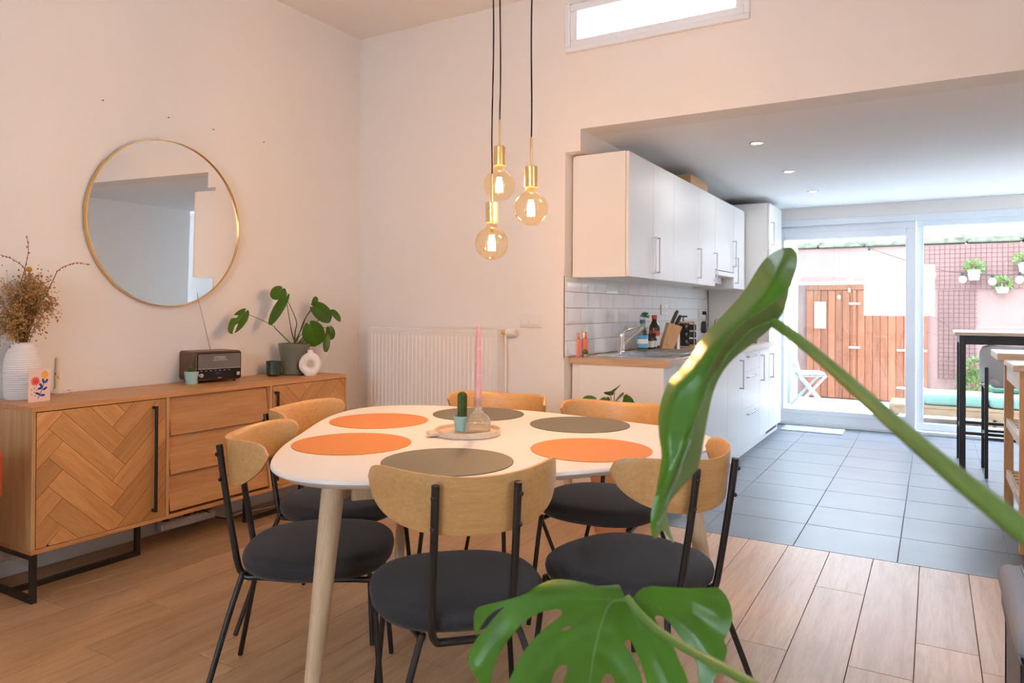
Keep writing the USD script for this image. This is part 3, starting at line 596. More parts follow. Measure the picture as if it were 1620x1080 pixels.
part(rd, 'front_panel', trimesh.Trimesh(front, f, process=False), 'radiator', off=o, smooth=20)
part(rd, 'back_panel', bx(x0, x1, 3.765, 3.775, z0, z1), 'radiator', off=o, smooth=False)
part(rd, 'top_grille', cat([bx(x0, x1, 3.6975, 3.706, z1 - .016, z1 + .004, .001), bx(x0, x1, 3.769, 3.775, z1 - .02, z1 + .004, .001)] + [bx(x0, x1, 3.703, 3.772, z1 - .012, z1 + .0035, .001)]), 'radiator', off=o, smooth=False)
for xx in (x0 - .002, x1 - .002): part(rd, 'side_panel', bx(xx, xx + .004, 3.702, 3.79, z0, z1 + .003, .001), 'radiator', off=o, smooth=False)
part(rd, 'bracket', cat([bx(xx, xx + .03, 3.775, 3.80, .45, .95) for xx in (x0 + .15, x1 - .18)]), 'radiator', off=o, smooth=False)
vp = at(806, 526, y=3.755)
vl = part(rd, 'valve', mv(tf(lathe([(0, -.035), (.011, -.035), (.011, -.012), (.014, -.010), (.014, 0), (0, 0)], 20), RY(PI / 2)), vp[0] - .02, 3.755, vp[2]), 'brass', off=o)
part(vl, 'thermostat_knob', mv(tf(lathe([(0, 0), (.020, 0), (.0235, .004), (.0235, .045), (.0215, .060), (.017, .064), (0, .064)], 28), RY(PI / 2)), vp[0] - .02, 3.755, vp[2]), 'plastic_white', off=o)
part(vl, 'pipe', tube(smooth_path([(vp[0] - .03, 3.755, vp[2] - .005), (vp[0] - .03, 3.76, vp[2] - .05), (vp[0] - .03, 3.765, .3), (vp[0] - .03, 3.765, 0)], 5), .0075, 10), 'radiator', off=o)
sw = thing('light_switch', 'white double rocker switch on the end wall beside the opening', 'light switch', (-2.165, 3.80, 1.062)); o = (-2.165, 3.80, 1.062)
part(sw, 'plate', bx(-2.165, -2.013, 3.791, 3.80, 1.062, 1.143, .003), 'plastic_white', off=o, smooth=False)
for xx in (-2.152, -2.081): part(sw, 'rocker', bx(xx, xx + .056, 3.785, 3.792, 1.074, 1.131, .002), 'plastic_white', off=o, smooth=False)

# ================================================================== things on the sideboard
ST = SZ1
p = at(34, 631, z=ST); vs = thing('vase', 'tall white ribbed stoneware vase at the left end of the sideboard', 'vase', (p[0] - .015, p[1] + .01, ST)); VC = np.array([p[0] - .015, p[1] + .01, ST])
zz = np.linspace(0, 1, 90); body = np.interp(zz, [0, .06, .25, .5, .7, .85, .93, .97, 1], [.062, .066, .0695, .071, .0665, .056, .044, .0395, .042]) + .0011 * np.sin(zz * 26 * 2 * PI) * (zz < .92)
part(vs, 'body', lathe([(0, 0)] + [(r, z * .243) for r, z in zip(body, zz)] + [(.036, .243), (.034, .22), (.05, .19), (0, .10)], 48), 'vase_white', smooth=40)
bq = thing('dried_flowers', 'bushy brown dried flower bunch in the ribbed white vase', 'dried flowers', VC)
stems, fluff, leaves = [], [], []
for k in range(46):
    a = rng.uniform(0, 2 * PI); sp = rng.uniform(.01, .118); H = rng.uniform(.19, .43); e = np.array([math.cos(a), math.sin(a)]) * sp
    if e[0] < -.075: e[0] = -.075
    path = smooth_path([(e[0] * .1, e[1] * .1, .12), (e[0] * .22, e[1] * .22, .245), (e[0] * .62, e[1] * .62, .245 + (H - .12) * .55), (e[0], e[1], H + .09)], 5)
    stems.append(tube(path, np.linspace(.0017, .0008, len(path)), 5)); tip = path[-1]
    for q in range(rng.integers(34, 60)):
        b = tip + rng.normal(0, 1, 3) * [.016, .016, .030] - [0, 0, .012]; b[0] = max(b[0], XL + .03 - VC[0])
        s_ = trimesh.creation.icosahedron(); s_.apply_scale(rng.uniform(.0022, .0050)); s_.apply_transform(trimesh.transformations.random_rotation_matrix(rng.random(3))); fluff.append(mv(s_, *b))
        if q % 3 == 0: stems.append(tube([path[-5] * .5 + tip * .5, b], .0005, 3))
    for q in range(12):
        b = path[rng.integers(6, len(path))] + rng.normal(0, .004, 3); d = rng.normal(0, 1, 3) * [1, 1, .6]; d /= np.linalg.norm(d); L = rng.uniform(.012, .026); w = np.cross(d, rng.normal(0, 1, 3)); w /= np.linalg.norm(w)
        V = np.array([b, b + d * L * .45 + w * L * .17, b + d * L, b + d * L * .45 - w * L * .17, b + d * L * .5 + np.cross(d, w) * .002]); leaves.append(trimesh.Trimesh(V, [(0, 1, 4), (1, 2, 4), (2, 3, 4), (3, 0, 4), (0, 3, 1), (1, 3, 2)], process=False))
part(bq, 'stems', cat(stems), 'dried_stem', smooth=60, kind='stuff'); part(bq, 'flower_heads', cat(fluff), 'dried', smooth=False, kind='stuff'); part(bq, 'dry_leaves', cat(leaves), 'dried', smooth=False, kind='stuff')
TW = [([(30, 468), (33, 448), (40, 422), (45, 395), (42, 372)], -.02, 'bare budding twig rising straight up from the dried bunch'), ([(36, 470), (40, 442), (38, 424), (20, 410), (0, 403)], -.03, 'bare budding twig bending left out of the dried bunch'),
      ([(66, 480), (84, 443), (92, 428), (106, 420), (122, 416), (143, 419)], .02, 'bare budding twig arching right from the dried bunch')]
for pts, dx, lab in TW:
    P = np.array([VC + [0, 0, .13], VC + [0, 0, .25]] + [at(u, v, x=VC[0] + dx) for u, v in pts]); path = smooth_path(P, 6)
    t = thing('twig', lab, 'twig', VC, 0, 'bare twigs in the white vase'); part(t, 'stem', tube(path - VC, np.linspace(.0022, .0010, len(path)), 6), 'twig')
    bd = []
    for q in np.linspace(.55, .98, 9):
        c = path[int(q * (len(path) - 1))] - VC + rng.normal(0, .0015, 3); s_ = trimesh.creation.icosphere(1, .0032); s_.apply_scale([1, 1, 1.5]); bd.append(mv(s_, *c))
    part(t, 'buds', cat(bd), 'bud', kind='stuff')
c = at(46, 426, x=VC[0] + .02); t = thing('ball_flower', 'round mustard yellow ball flower at the top of the bunch', 'dried flower', VC)
part(t, 'flower_head', mv(trimesh.creation.icosphere(3, .0118), *(c - VC)), 'craspedia'); part(t, 'stem', tube(smooth_path([(0, 0, .13), (.002, 0, .25), (c - VC) * [.6, .6, .8], c - VC], 6), .0012, 6), 'dried_stem')
# greeting card
a0, a1 = at(44, 637, z=ST), at(79, 633, z=ST); u_ = a1 - a0; wv = np.linalg.norm(u_); u_ /= wv; nn = np.cross(u_, [0, 0, 1.0]); hgt = wv * 1.46
cd = thing('greeting_card', 'small pale pink card printed with a red flower, yellow sun and blue leaves', 'greeting card', a0)
T0 = frame((0, 0, 0), u_, (0, 0, 1), nn)
def oncard(poly, m, name, z=.0006):
    part(cd, name, tf(mv(prism(poly, .0003), 0, 0, z), T0), m, smooth=False)
part(cd, 'front_sheet', tf(bx(0, wv, 0, hgt, 0, .0006), T0), 'card', smooth=False)
b_ = bx(0, wv, 0, hgt, 0, .0006); b_.apply_transform(RY(math.radians(24))); part(cd, 'back_sheet', tf(b_, T0), 'card', smooth=False)
def pc(x, y): return (x * wv, y * hgt)
sc_ = wv
fx, fy = pc(.33, .64); pet = Point(fx, fy).buffer(sc_ * .12)
for k in range(12):
    a = k * PI / 6 + .2; pet = pet.union(affinity.rotate(affinity.scale(Point(0, 0).buffer(1, 8), sc_ * .075, sc_ * .028), math.degrees(a), origin=(0, 0)).buffer(0) if False else affinity.translate(affinity.rotate(affinity.scale(Point(0, 0).buffer(1, 8), sc_ * .085, sc_ * .028), math.degrees(a), origin=(0, 0)), fx + math.cos(a) * sc_ * .135, fy + math.sin(a) * sc_ * .135))
oncard(pet, 'print_red', 'printed_flower')
oncard(affinity.scale(Point(*pc(.75, .82)).buffer(sc_ * .165, 24), .95, 1.12), 'print_yolk', 'printed_sun')
from shapely.geometry import LineString
lv = LineString([pc(.44, .09), pc(.55, .24), pc(.64, .40), pc(.70, .55)]).buffer(sc_ * .014)
for (x, y, a) in ((.68, .63, 105), (.82, .62, 55), (.58, .50, 125), (.54, .41, 195), (.76, .39, 35), (.43, .25, 155), (.65, .19, 0)):
    lv = lv.union(affinity.translate(affinity.rotate(affinity.scale(Point(0, 0).buffer(1, 10), sc_ * .115, sc_ * .055), a, origin=(0, 0)), *pc(x, y)))
for g in (lv.geoms if lv.geom_type == 'MultiPolygon' else [lv]): oncard(g, 'print_navy', 'printed_leaves')
for (x, y) in ((.16, .38), (.28, .43), (.39, .37), (.28, .30), (.16, .24), (.31, .19)): oncard(affinity.scale(Point(*pc(x, y)).buffer(sc_ * .024), .8, 1.2), 'print_leafgreen', 'printed_dot')
# candle on its dish
p = at(92, 622, z=ST); dc = thing('candle_dish', 'irregular white ceramic candle dish behind the card', 'candle holder', (p[0] + .0, p[1], ST))
an = np.linspace(0, 2 * PI, 60, endpoint=False); rr = .052 * (1 + .06 * np.sin(3 * an + 1) + .03 * np.sin(7 * an)); V = []
for s_, z in ((0, 0), (.9, 0), (1, .005), (1, .012), (.93, .013), (.85, .008), (.3, .007), (0, .007)): V.append(np.stack([s_ * rr * np.cos(an), s_ * rr * np.sin(an), np.full(60, z)], 1))
F = []
for i in range(7):
    for j in range(60): a0_, a1_, b0_, b1_ = i * 60 + j, i * 60 + (j + 1) % 60, (i + 1) * 60 + j, (i + 1) * 60 + (j + 1) % 60; F += [(a0_, a1_, b1_), (a0_, b1_, b0_)]
part(dc, 'dish', trimesh.Trimesh(np.vstack(V), F, process=False), 'vase_white'); part(dc, 'candle_cup', lathe([(0, .005), (.020, .005), (.019, .022), (.0135, .022), (.0130, .012), (0, .012)], 28), 'vase_white')
cn = thing('candle', 'short ivory candle with pressed flower specks in the white dish', 'candle', (p[0], p[1], ST + .0121))
part(cn, 'taper', lathe([(0, 0), (.0125, 0), (.0122, .10), (.0108, .148), (.004, .154), (0, .155)], 24), 'white_wax')
for k in range(9):
    a, z = rng.uniform(0, 2 * PI) if k > 4 else rng.uniform(-1.9, .5), rng.uniform(.03, .085); s_ = trimesh.creation.icosphere(1, .0028); s_.apply_scale([.5, .5, 1.3]); part(cn, 'pressed_flower', mv(s_, .0119 * math.cos(a), .0119 * math.sin(a), z), 'spice')
# radio
ra0, ra1 = at(309, 604, z=ST + .012), at(383, 598.5, z=ST + .012); u_ = ra1 - ra0; u_[2] = 0; RW = np.linalg.norm(u_); u_ /= RW; ang = math.atan2(u_[1], u_[0])
RD_, RH = .195, .155
ra = thing('radio', 'walnut retro table radio with cloth grille and two silver knobs', 'radio', (ra0[0], ra0[1], ST), ang)   # local x along the front, local -y towards the room
hous = rbox(0, RW, 0, RD_, .012, .012 + RH, .016, 16); part(ra, 'housing', hous, 'walnut', smooth=40)
fpl = prism(sbox(.009, .021, RW - .009, .012 + RH - .009).buffer(-.006).buffer(.006), .003)
part(ra, 'face', tf(fpl, frame((0, .0005, 0), (1, 0, 0), (0, 0, 1), (0, -1, 0))), 'gloss_black', smooth=False)
gz = .012 + RH * .40
part(ra, 'grille', bx(.013, RW - .013, -.0042, .001, gz + .004, .012 + RH - .014, .001), 'grille', smooth=False)
part(ra, 'trim_strip', bx(.012, RW - .012, -.0050, .001, gz - .001, gz + .004, .001), 'steel', smooth=False)
tx = meshkit.text_mesh('STEREO', .0135, .0012, True); wtx = tx.bounds[1][0] - tx.bounds[0][0]
tx.apply_transform(np.diag([.066 / wtx, 1, 1, 1])); part(ra, 'lettering', tf(tx, frame((RW * .37, -.0040, gz + .052), (1, 0, 0), (0, 0, 1), (0, -1, 0))), 'letter', smooth=False)
part(ra, 'lettering_bar', bx(RW * .35, RW * .66, -.0055, -.0035, gz + .044, gz + .0475), 'letter', smooth=False)
for kx in (.100, .885): part(ra, 'knob', tf(lathe([(0, 0), (.0118, 0), (.0118, .010), (.0105, .0125), (0, .013)], 32), frame((RW * kx, -.002, .012 + RH * .205), (1, 0, 0), (0, 0, 1), (0, -1, 0))), 'chrome', smooth=30)
part(ra, 'display', bx(RW * .40, RW * .555, -.0032, 0, .012 + RH * .20, .012 + RH * .31), 'gloss_black', smooth=False)
tx = meshkit.text_mesh('8:12', .0088, .0005); part(ra, 'display_digits', tf(tx, frame((RW * .415, -.0034, .012 + RH * .225), (1, 0, 0), (0, 0, 1), (0, -1, 0))), 'display', smooth=False)
for k in range(7): part(ra, 'button', bx(RW * (.10 + .098 * k), RW * (.135 + .098 * k), -.0040, 0, gz - .0105, gz - .0068, .0005), 'letter' if k % 2 == 0 else 'steel', smooth=False)
tx = meshkit.text_mesh('Audio', .0062, .0005, True); part(ra, 'lettering', tf(tx, frame((RW * .455, -.0030, .012 + RH * .075), (1, 0, 0), (0, 0, 1), (0, -1, 0))), 'letter', smooth=False)
for x in (.03, RW - .03):
    for y in (.03, RD_ - .03): part(ra, 'foot', cyl(.008, 0, .016, 16, (x, y)), 'plastic_black')
Rm = RZ(-ang)[:3, :3]; RO = np.array([ra0[0], ra0[1], ST])
for (u0, v0, u1, v1) in ((333, 551, 306, 440), (333, 551, 294, 440)):
    if u1 == 306: q0, q1 = at(u0, v0, x=ra0[0] - .14), at(u1, v1, x=ra0[0] - .165)
q0l = Rm @ (q0 - RO); q0l[2] = .012 + RH - .004; q1l = Rm @ (q1 - RO)
part(ra, 'antenna', cat([tube([q0l + (q1l - q0l) * k for k in (0, .35, .7, 1)], [.0030, .0026, .0022, .0020], 8), mv(trimesh.creation.icosphere(2, .0040), *q1l)]), 'steel')
p = at(302, 607, z=ST); cactus_pot('cactus', 'clumpy little cactus in a mint pot in front of the radio', (p[0] + .012, p[1] - .004, ST), .037, .066, 'clump')
# mug, donut vase, potted monstera
p = at(432.5, 594.5, z=ST); mg = thing('cup', 'dark green glazed cup without handle left of the plant pot', 'cup', (p[0] + .0, p[1], ST))
part(mg, 'body', lathe([(0, 0), (.030, 0), (.034, .003), (.0425, .012), (.043, .085), (.0415, .0865), (.0395, .085), (.039, .016), (0, .014)], 40), 'green_mug', smooth=40)
p = at(487, 594, z=ST); dv = thing('vase', 'white ring-shaped stoneware vase in front of the plant pot', 'vase', (p[0] + .015, p[1] + .005, ST), math.atan2(.505, .863) + .12)   # local -y faces the room
ring_o = lathe([(R_, z_) for R_, z_ in [(.0185, 0.0001)]] + [], 3) if False else None
nu, nv = 56, 24; V = []; hole, rad = .0165, .0685
for i in range(nu):
    a = 2 * PI * i / nu
    rt, ct = (rad - hole) / 2, (rad + hole) / 2
    for j in range(nv):
        b = 2 * PI * j / nv; r_ = ct + rt * math.cos(b); V.append((r_ * math.cos(a) * .97, .026 * np.sign(math.sin(b)) * abs(math.sin(b)) ** .8, .0660 + r_ * math.sin(a) * (1.04 if math.sin(a) > 0 else .96)))
F = []
for i in range(nu):
    for j in range(nv): a0_, a1_, b0_, b1_ = i * nv + j, i * nv + (j + 1) % nv, ((i + 1) % nu) * nv + j, ((i + 1) % nu) * nv + (j + 1) % nv; F += [(a0_, b0_, b1_), (a0_, b1_, a1_)]
part(dv, 'ring_body', trimesh.Trimesh(V, F, process=False), 'vase_white', smooth=True)
part(dv, 'neck', lathe([(.030, .118), (.022, .131), (.0175, .140), (.0172, .150), (.0145, .150), (.013, .130), (0, .128)], 28), 'vase_white')
part(dv, 'foot', lathe([(0, 0), (.030, 0), (.036, .008), (.038, .018), (0, .02)], 28), 'vase_white')

def heart(L, W, notch=.12, n=40):
    """heart-shaped leaf outline; stalk joins at the origin, tip at (0, L)"""
    t = np.linspace(0, PI, n); y = L * (.5 - .56 * np.cos(t)) ; x = W / 2 * np.sin(t) ** .8 * (1 - .28 * (t / PI)) * 1.12
    y = y - L * notch * np.exp(-((t) / .55) ** 2) * 1.0; y[0] = 0; x[0] = 0; x[-1] = 0
    return np.vstack([np.stack([x, y], 1), np.stack([-x, y], 1)[::-1][1:-1]])
def leaf(parent, base, tip, normal, W, m, holes=(), droop=.12, fold=.25, name='leaf', cut=None, vein='leaf_vein', th=.0006):
    base, tip = np.array(base, float), np.array(tip, float); d = tip - base; L = np.linalg.norm(d); d /= L; nrm = np.array(normal, float); nrm -= d * (nrm @ d); nrm /= np.linalg.norm(nrm); s = np.cross(d, nrm)
    def fn(q): return base + np.outer(q[:, 0], s) + np.outer(q[:, 1], d) + np.outer(fold * abs(q[:, 0]) - droop * (q[:, 1] / L) ** 2 * L - 1.2 * fold * q[:, 0] ** 2 / W, nrm)
    ol = Polygon(heart(L, W)).buffer(0)
    if cut is not None:
        for c in cut: ol = ol.difference(Polygon(np.array(c) * [W / 2, L]))
        if ol.geom_type != 'Polygon': ol = max(ol.geoms, key=lambda g: g.area)
    g = part(parent, name, sheet(list(ol.exterior.coords)[:-1], fn, th, L / 14, [list(i.coords)[:-1] for i in ol.interiors]), m, smooth=60)
    ys = np.linspace(.0, .96, 12) * L; q = np.stack([0 * ys, ys], 1); c = fn(q) + nrm * .0003
    part(g, 'midrib', tube(c, np.linspace(.0012, .0005, 12) * (W / .09) ** .5, 6), vein); return g
p = at(465, 593, z=ST); PO = np.array([p[0] - .03, p[1] + .03, ST]); pl = thing('potted_plant', 'split-leaf plant in a grey-green pot at the far end of the sideboard', 'potted plant', PO)
part(pl, 'saucer', lathe([(0, 0), (.078, 0), (.088, .010), (.086, .013), (.078, .006), (0, .006)], 48), 'sage')
part(pl, 'pot', lathe([(0, .006), (.066, .006), (.070, .010), (.080, .09), (.094, .183), (.092, .186), (.087, .184), (.083, .15), (0, .15)], 48), 'sage')
part(pl, 'soil', lathe([(0, .14), (.083, .14), (.085, .165), (0, .170)], 32), 'soil')
def W3(u, v, dx=0.0): return at(u, v, x=PO[0] + dx) - PO
root = np.array([0, 0, .165])
LV = [  # stalk joint, tip, normal, width, depth offsets, via point, split
    ((387, 494), (366, 523), (.75, -.55, .2), .080, .00, (430, 514), 1), ((446, 457), (433, 470), (.7, -.6, .3), .085, .02, (468, 505), 0),
    ((452, 470), (428, 508), (.55, -.75, .2), .062, .05, (458, 505), 0), ((496, 486), (526, 504), (.8, -.5, .25), .115, .03, (482, 505), 0),
    ((490, 514), (503, 545), (.75, -.62, .3), .140, .09, (474, 532), 0), ((497, 482), (500, 470), (.6, -.2, .7), .040, .0, (485, 500), 0),
    ((525, 494), (540, 505), (.6, -.3, .6), .075, .0, (500, 510), 0), ((521, 518), (525, 536), (.8, -.4, .2), .062, .03, (505, 520), 0), ((517, 530), (516, 555), (.75, -.5, .1), .048, .03, (500, 530), 0)]
for i, (j, tpx, nr, w, dx, via, split) in enumerate(LV):
    a, b = W3(*j, dx), W3(*tpx, dx + .015); c = W3(*via, dx * .5)
    st = smooth_path([root + rng.normal(0, .008, 3) * [1, 1, 0], c * .55 + root * .45 if i else c * .8 + root * .2, c, a], 6); part(pl, 'stem', tube(st, np.linspace(.0042, .0016, len(st)), 8), 'stem' if i in (0, 4) else 'stem_brown')
    cut = [[(-.15, .55), (-.5, .98), (-.28, 1.02), (.02, .7)], [(.4, .25), (1.3, .45), (1.3, .6), (.45, .4)]] if split else None
    leaf(pl, a, b, nr, w, 'leaf', cut=cut)
# power strip and cables under the sideboard
ps = thing('power_strip', 'white multi-socket power strip with black plugs under the sideboard', 'power strip', (-3.40, 2.42, .03)); 
part(ps, 'body', bx(-.02, .03, -.16, .16, -.0, .042, .006), 'plastic_white', smooth=False)
for k in range(5): part(ps, 'socket', mv(lathe([(0, 0), (.019, 0), (.019, .004), (.016, .004), (.015, .001), (0, .001)], 20), .005, -.125 + k * .062, .041), 'plastic_white')
for k in (0, 2, 3): part(ps, 'plug', mv(lathe([(0, 0), (.017, 0), (.015, .030), (.008, .038), (0, .038)], 16), .005, -.125 + k * .062, .043), 'plastic_black')
part(ps, 'mount', bx(-.055, -.02, -.10, .10, .005, .03), 'plastic_white', smooth=False)
part(ps, 'cable', tube(smooth_path([(.005, .16, .02), (.02, .24, -.02), (.0, .36, -.026), (.05, .52, -.026), (.01, .70, -.02), (.04, .86, -.026)], 8), .004, 8), 'plastic_white')
part(ps, 'cable', tube(smooth_path([(.005, .0, .08), (.03, .09, .05), (.02, .18, -.01), (.06, .26, -.026), (.0, .42, -.02)], 8), .003, 8), 'plastic_black')

# ================================================================== kitchen
UF = -1.50                                  # front plane of the wall cabinets
def bar_handle(parent, x, y, z0, z1, off, vertical=True, proj=.034):
    if vertical: m = cat([bx(x + proj - .009, x + proj, y - .005, y + .005, z0, z1, .001), bx(x - .001, x + proj - .004, y - .005, y + .005, z0, z0 + .010), bx(x - .001, x + proj - .004, y - .005, y + .005, z1 - .010, z1)])
    else: m = cat([bx(x + proj - .009, x + proj, z0, z1, y - .005, y + .005, .001), bx(x - .001, x + proj - .004, z0, z0 + .010, y - .005, y + .005), bx(x - .001, x + proj - .004, z1 - .010, z1, y - .005, y + .005)])
    part(parent, 'handle', m, 'steel', off=off, smooth=False, label='slim steel bar handle')
UC = [(3.89, 4.70, [(3.905, 4.292, 4.262), (4.295, 4.700, 4.330)], 1.363, 'white two-door wall cabinet at the near end above the sink', (1.400, 1.622)),
      (4.70, 5.76, [(4.703, 5.292, 5.262), (5.295, 5.758, 5.715)], 1.363, 'white two-door wall cabinet in the middle of the row', (1.404, 1.626)),
      (5.76, 6.38, [(5.763, 6.377, 6.345)], 1.50, 'short white wall cabinet above the extractor', (1.545, 1.773)),
      (6.38, 6.88, [(6.383, 6.770, 6.425)], 1.363, 'narrow white wall cabinet beside the tall unit', (1.406, 1.632))]
for (y0, y1, drs, zb, lab, hz) in UC:
    t = thing('wall_cabinet', lab, 'kitchen cabinet', (UF, y0, zb), 0, 'white wall cabinets'); o = (UF, y0, zb)
    part(t, 'body', bx(XK + .008, UF - .019, y0 + .0005, y1 - .0005, zb, 2.080, .001), 'cab', off=o, smooth=False)
    if y0 < 3.9: part(t, 'end_panel', bx(XK + .03, UF - .020, y0 - .014, y0, zb - .002, 2.082, .001), 'cab', off=o, smooth=False)
    for (a, b, h) in drs:
        d = part(t, 'door', bx(UF - .018, UF, a if y0 > 3.9 or a > 4 else y0 - .014, b, zb + (0.0), 2.079, .001), 'cab', off=o, smooth=False)
        bar_handle(d, UF, h, hz[0], hz[1], o)
hd_ = thing('extractor_hood', 'white built-in extractor flap under the short wall cabinet', 'extractor hood', (UF, 5.76, 1.36)); o = (UF, 5.76, 1.36)
part(hd_, 'body', bx(XK + .008, -1.60, 5.765, 6.375, 1.40, 1.499, .002), 'cab', off=o, smooth=False)
part(hd_, 'flap', bx(-1.60, UF + .004, 5.765, 6.375, 1.455, 1.492, .003), 'cab', off=o, smooth=False)
part(hd_, 'grille', cat([bx(XK + .05, -1.62, 5.80 + k * .07, 5.85 + k * .07, 1.394, 1.401) for k in range(8)]), 'steel', off=o, smooth=False)
BF = -1.30
def base_unit(name, lab, y0, y1, build):
    t = thing(name, lab, 'kitchen cabinet', (BF, y0, 0), 0, 'white base cabinets'); o = (BF, y0, 0)
    part(t, 'body', cat([bx(XK + .01, BF - .019, y0 + .0005, y0 + .0185, .10, .848), bx(XK + .01, BF - .019, y1 - .0185, y1 - .0005, .10, .848), bx(XK + .01, BF - .019, y0 + .0185, y1 - .0185, .10, .118), bx(XK + .01, XK + .018, y0 + .0185, y1 - .0185, .118, .70)]), 'cab', off=o, smooth=False)
    part(t, 'plinth', bx(XK + .01, BF - .035, y0, y1, 0, .0995), 'cab', off=o, smooth=False); build(t, o)
def doors(spec):
    def go(t, o):
        for a, b, h in spec:
            d = part(t, 'door', bx(BF - .018, BF, a + .0015, b - .0015, .078, .842, .001), 'cab', off=o, smooth=False); bar_handle(d, BF, h, .560, .785, o)
    return go
def drawers(t, o):
    for z0, z1 in ((.680, .842), (.383, .677), (.080, .380)):
        d = part(t, 'drawer', bx(BF - .018, BF, 5.8345, 6.4745, z0, z1, .001), 'cab', off=o, smooth=False); bar_handle(d, BF, z1 - .045, 5.97, 6.30, o, False, .026)
base_unit('base_cabinet', 'white sink cabinet at the near end of the worktop', 3.89, 5.369, doors([(3.89, 4.62, 4.58), (4.62, 5.369, 4.66)]))
base_unit('base_cabinet', 'white one-door base cabinet left of the drawers', 5.369, 5.833, doors([(5.369, 5.833, 5.74)]))
base_unit('base_cabinet', 'white base cabinet with three drawers', 5.833, 6.476, drawers)
base_unit('base_cabinet', 'white one-door base cabinet between the drawers and the tall unit', 6.476, 6.895, doors([(6.476, 6.895, 6.53)]))
solo('end_panel', bx(XK + .065, BF + .012, 3.868, 3.889, 0, .848, .001), 'cab', 'white end panel closing the base cabinets towards the dining table', 'cabinet end panel', smooth=False)
tu = thing('tall_cabinet', 'white floor-to-ceiling kitchen cabinet beside the patio doors', 'kitchen cabinet', (BF, 6.90, 0)); o = (BF, 6.90, 0)
part(tu, 'body', bx(XK + .01, BF - .020, 6.90, 7.50, .10, 2.165, .001), 'cab', off=o, smooth=False); part(tu, 'plinth', bx(XK + .01, BF - .035, 6.905, 7.495, 0, .0995), 'cab', off=o, smooth=False)
for z0, z1, h in ((.078, .842, (.555, .778)), (.846, 1.722, (1.10, 1.32)), (1.728, 2.163, (1.775, 1.990))):
    d = part(tu, 'door', bx(BF - .018, BF, 6.902, 7.498, z0, z1, .001), 'cab', off=o, smooth=False); bar_handle(d, BF, 6.955, h[0], h[1], o)
part(tu, 'vent', bx(BF - .036, BF - .033, 6.95, 7.45, .03, .075), 'plastic_black', off=o, smooth=False)
solo('wooden_box', cat([bx(-1.70, -1.52, 5.15, 5.172, 2.0805, 2.145), bx(-1.70, -1.52, 5.58, 5.602, 2.0805, 2.145), bx(-1.70, -1.682, 5.172, 5.58, 2.0805, 2.145), bx(-1.538, -1.52, 5.172, 5.58, 2.0805, 2.145), bx(-1.682, -1.538, 5.172, 5.58, 2.0805, 2.095), bx(-1.705, -1.515, 5.145, 5.607, 2.145, 2.155)]), 'pine', 'brown wooden box lying on top of the wall cabinets', 'box', smooth=False)
# worktop with sink
CT = .887
wt = thing('worktop', 'long oak-coloured kitchen worktop', 'worktop', (BF, 3.87, CT)); o = (BF, 3.87, CT)
slab = m3.Manifold.cube((.606 + .0, 3.028, .038)).translate((-1.866, 3.866, CT - .038)) - m3.Manifold.cube((.40, .36, .2)).translate((-1.72, 4.08, CT - .1))
part(wt, 'slab', tm(slab), 'counter', off=o, smooth=False)
part(wt, 'front_edge', bx(-1.2605, -1.2585, 3.866, 6.894, CT - .0375, CT - .001), 'beige', off=o, smooth=False)
sk = thing('sink', 'stainless steel sink with ribbed draining board', 'sink', (-1.52, 4.08, CT)); o = (-1.52, 4.08, CT)
pl_ = prism(affinity.translate(sbox(0, 0, .50, .98).buffer(-.02).buffer(.02), 0, 0).difference(sbox(.06, .06, .44, .40).buffer(-.04).buffer(.04)), .004)
part(sk, 'rim', mv(pl_, -1.78, 4.02, CT + .0005), 'steel_sink', off=o, smooth=False)
bw = [m3.Manifold.cube((.39, .35, .15)).translate((-1.715, 4.085, CT - .15)) - m3.Manifold.cube((.38, .34, .15)).translate((-1.71, 4.09, CT - .146))]
part(sk, 'basin', tm(bw[0]), 'steel_sink', off=o, smooth=False)
for k in range(11): part(sk, 'drain_rib', bx(-1.70, -1.36, 4.50 + k * .045, 4.512 + k * .045, CT + .004, CT + .010, .002), 'steel_sink', off=o, smooth=False)
part(sk, 'dish_rack_mat', cat([bx(-1.69, -1.38, 4.516 + k * .045, 4.540 + k * .045, CT + .0042, CT + .0075) for k in range(10)]), 'plastic_black', off=o, smooth=False)
p = at(984, 560, x=-1.74); TPP = np.array([-1.745, p[1], CT + .0045])
tpx = thing('tap', 'chrome single-lever kitchen tap at the back of the sink', 'tap', TPP)
part(tpx, 'body', lathe([(0, 0), (.026, 0), (.026, .006), (.021, .012), (.019, .10), (.022, .115), (.018, .128), (0, .13)], 28), 'chrome')
part(tpx, 'spout', tube(smooth_path([(.005, .01, .055), (.05, .06, .105), (.085, .11, .150), (.098, .128, .165)], 6), np.linspace(.014, .019, 19), 14), 'chrome')
part(tpx, 'lever', tube(smooth_path([(0, 0, .12), (.02, .02, .145), (.05, .06, .155), (.085, .10, .172)], 6), np.linspace(.012, .007, 19), 12), 'chrome')
def cpos(u, v, x): q = at(u, v, x=x); return np.array([x, q[1], CT + .0002])
def bottle(name, lab, cat_, loc, prof, m, extra=(), group=None):
    t = thing(name, lab, cat_, loc, 0, group); part(t, 'body', lathe(prof, 28), m, smooth=40)
    for nm, pr, mm in extra: part(t, nm, lathe(pr, 24), mm, smooth=40)
    return t
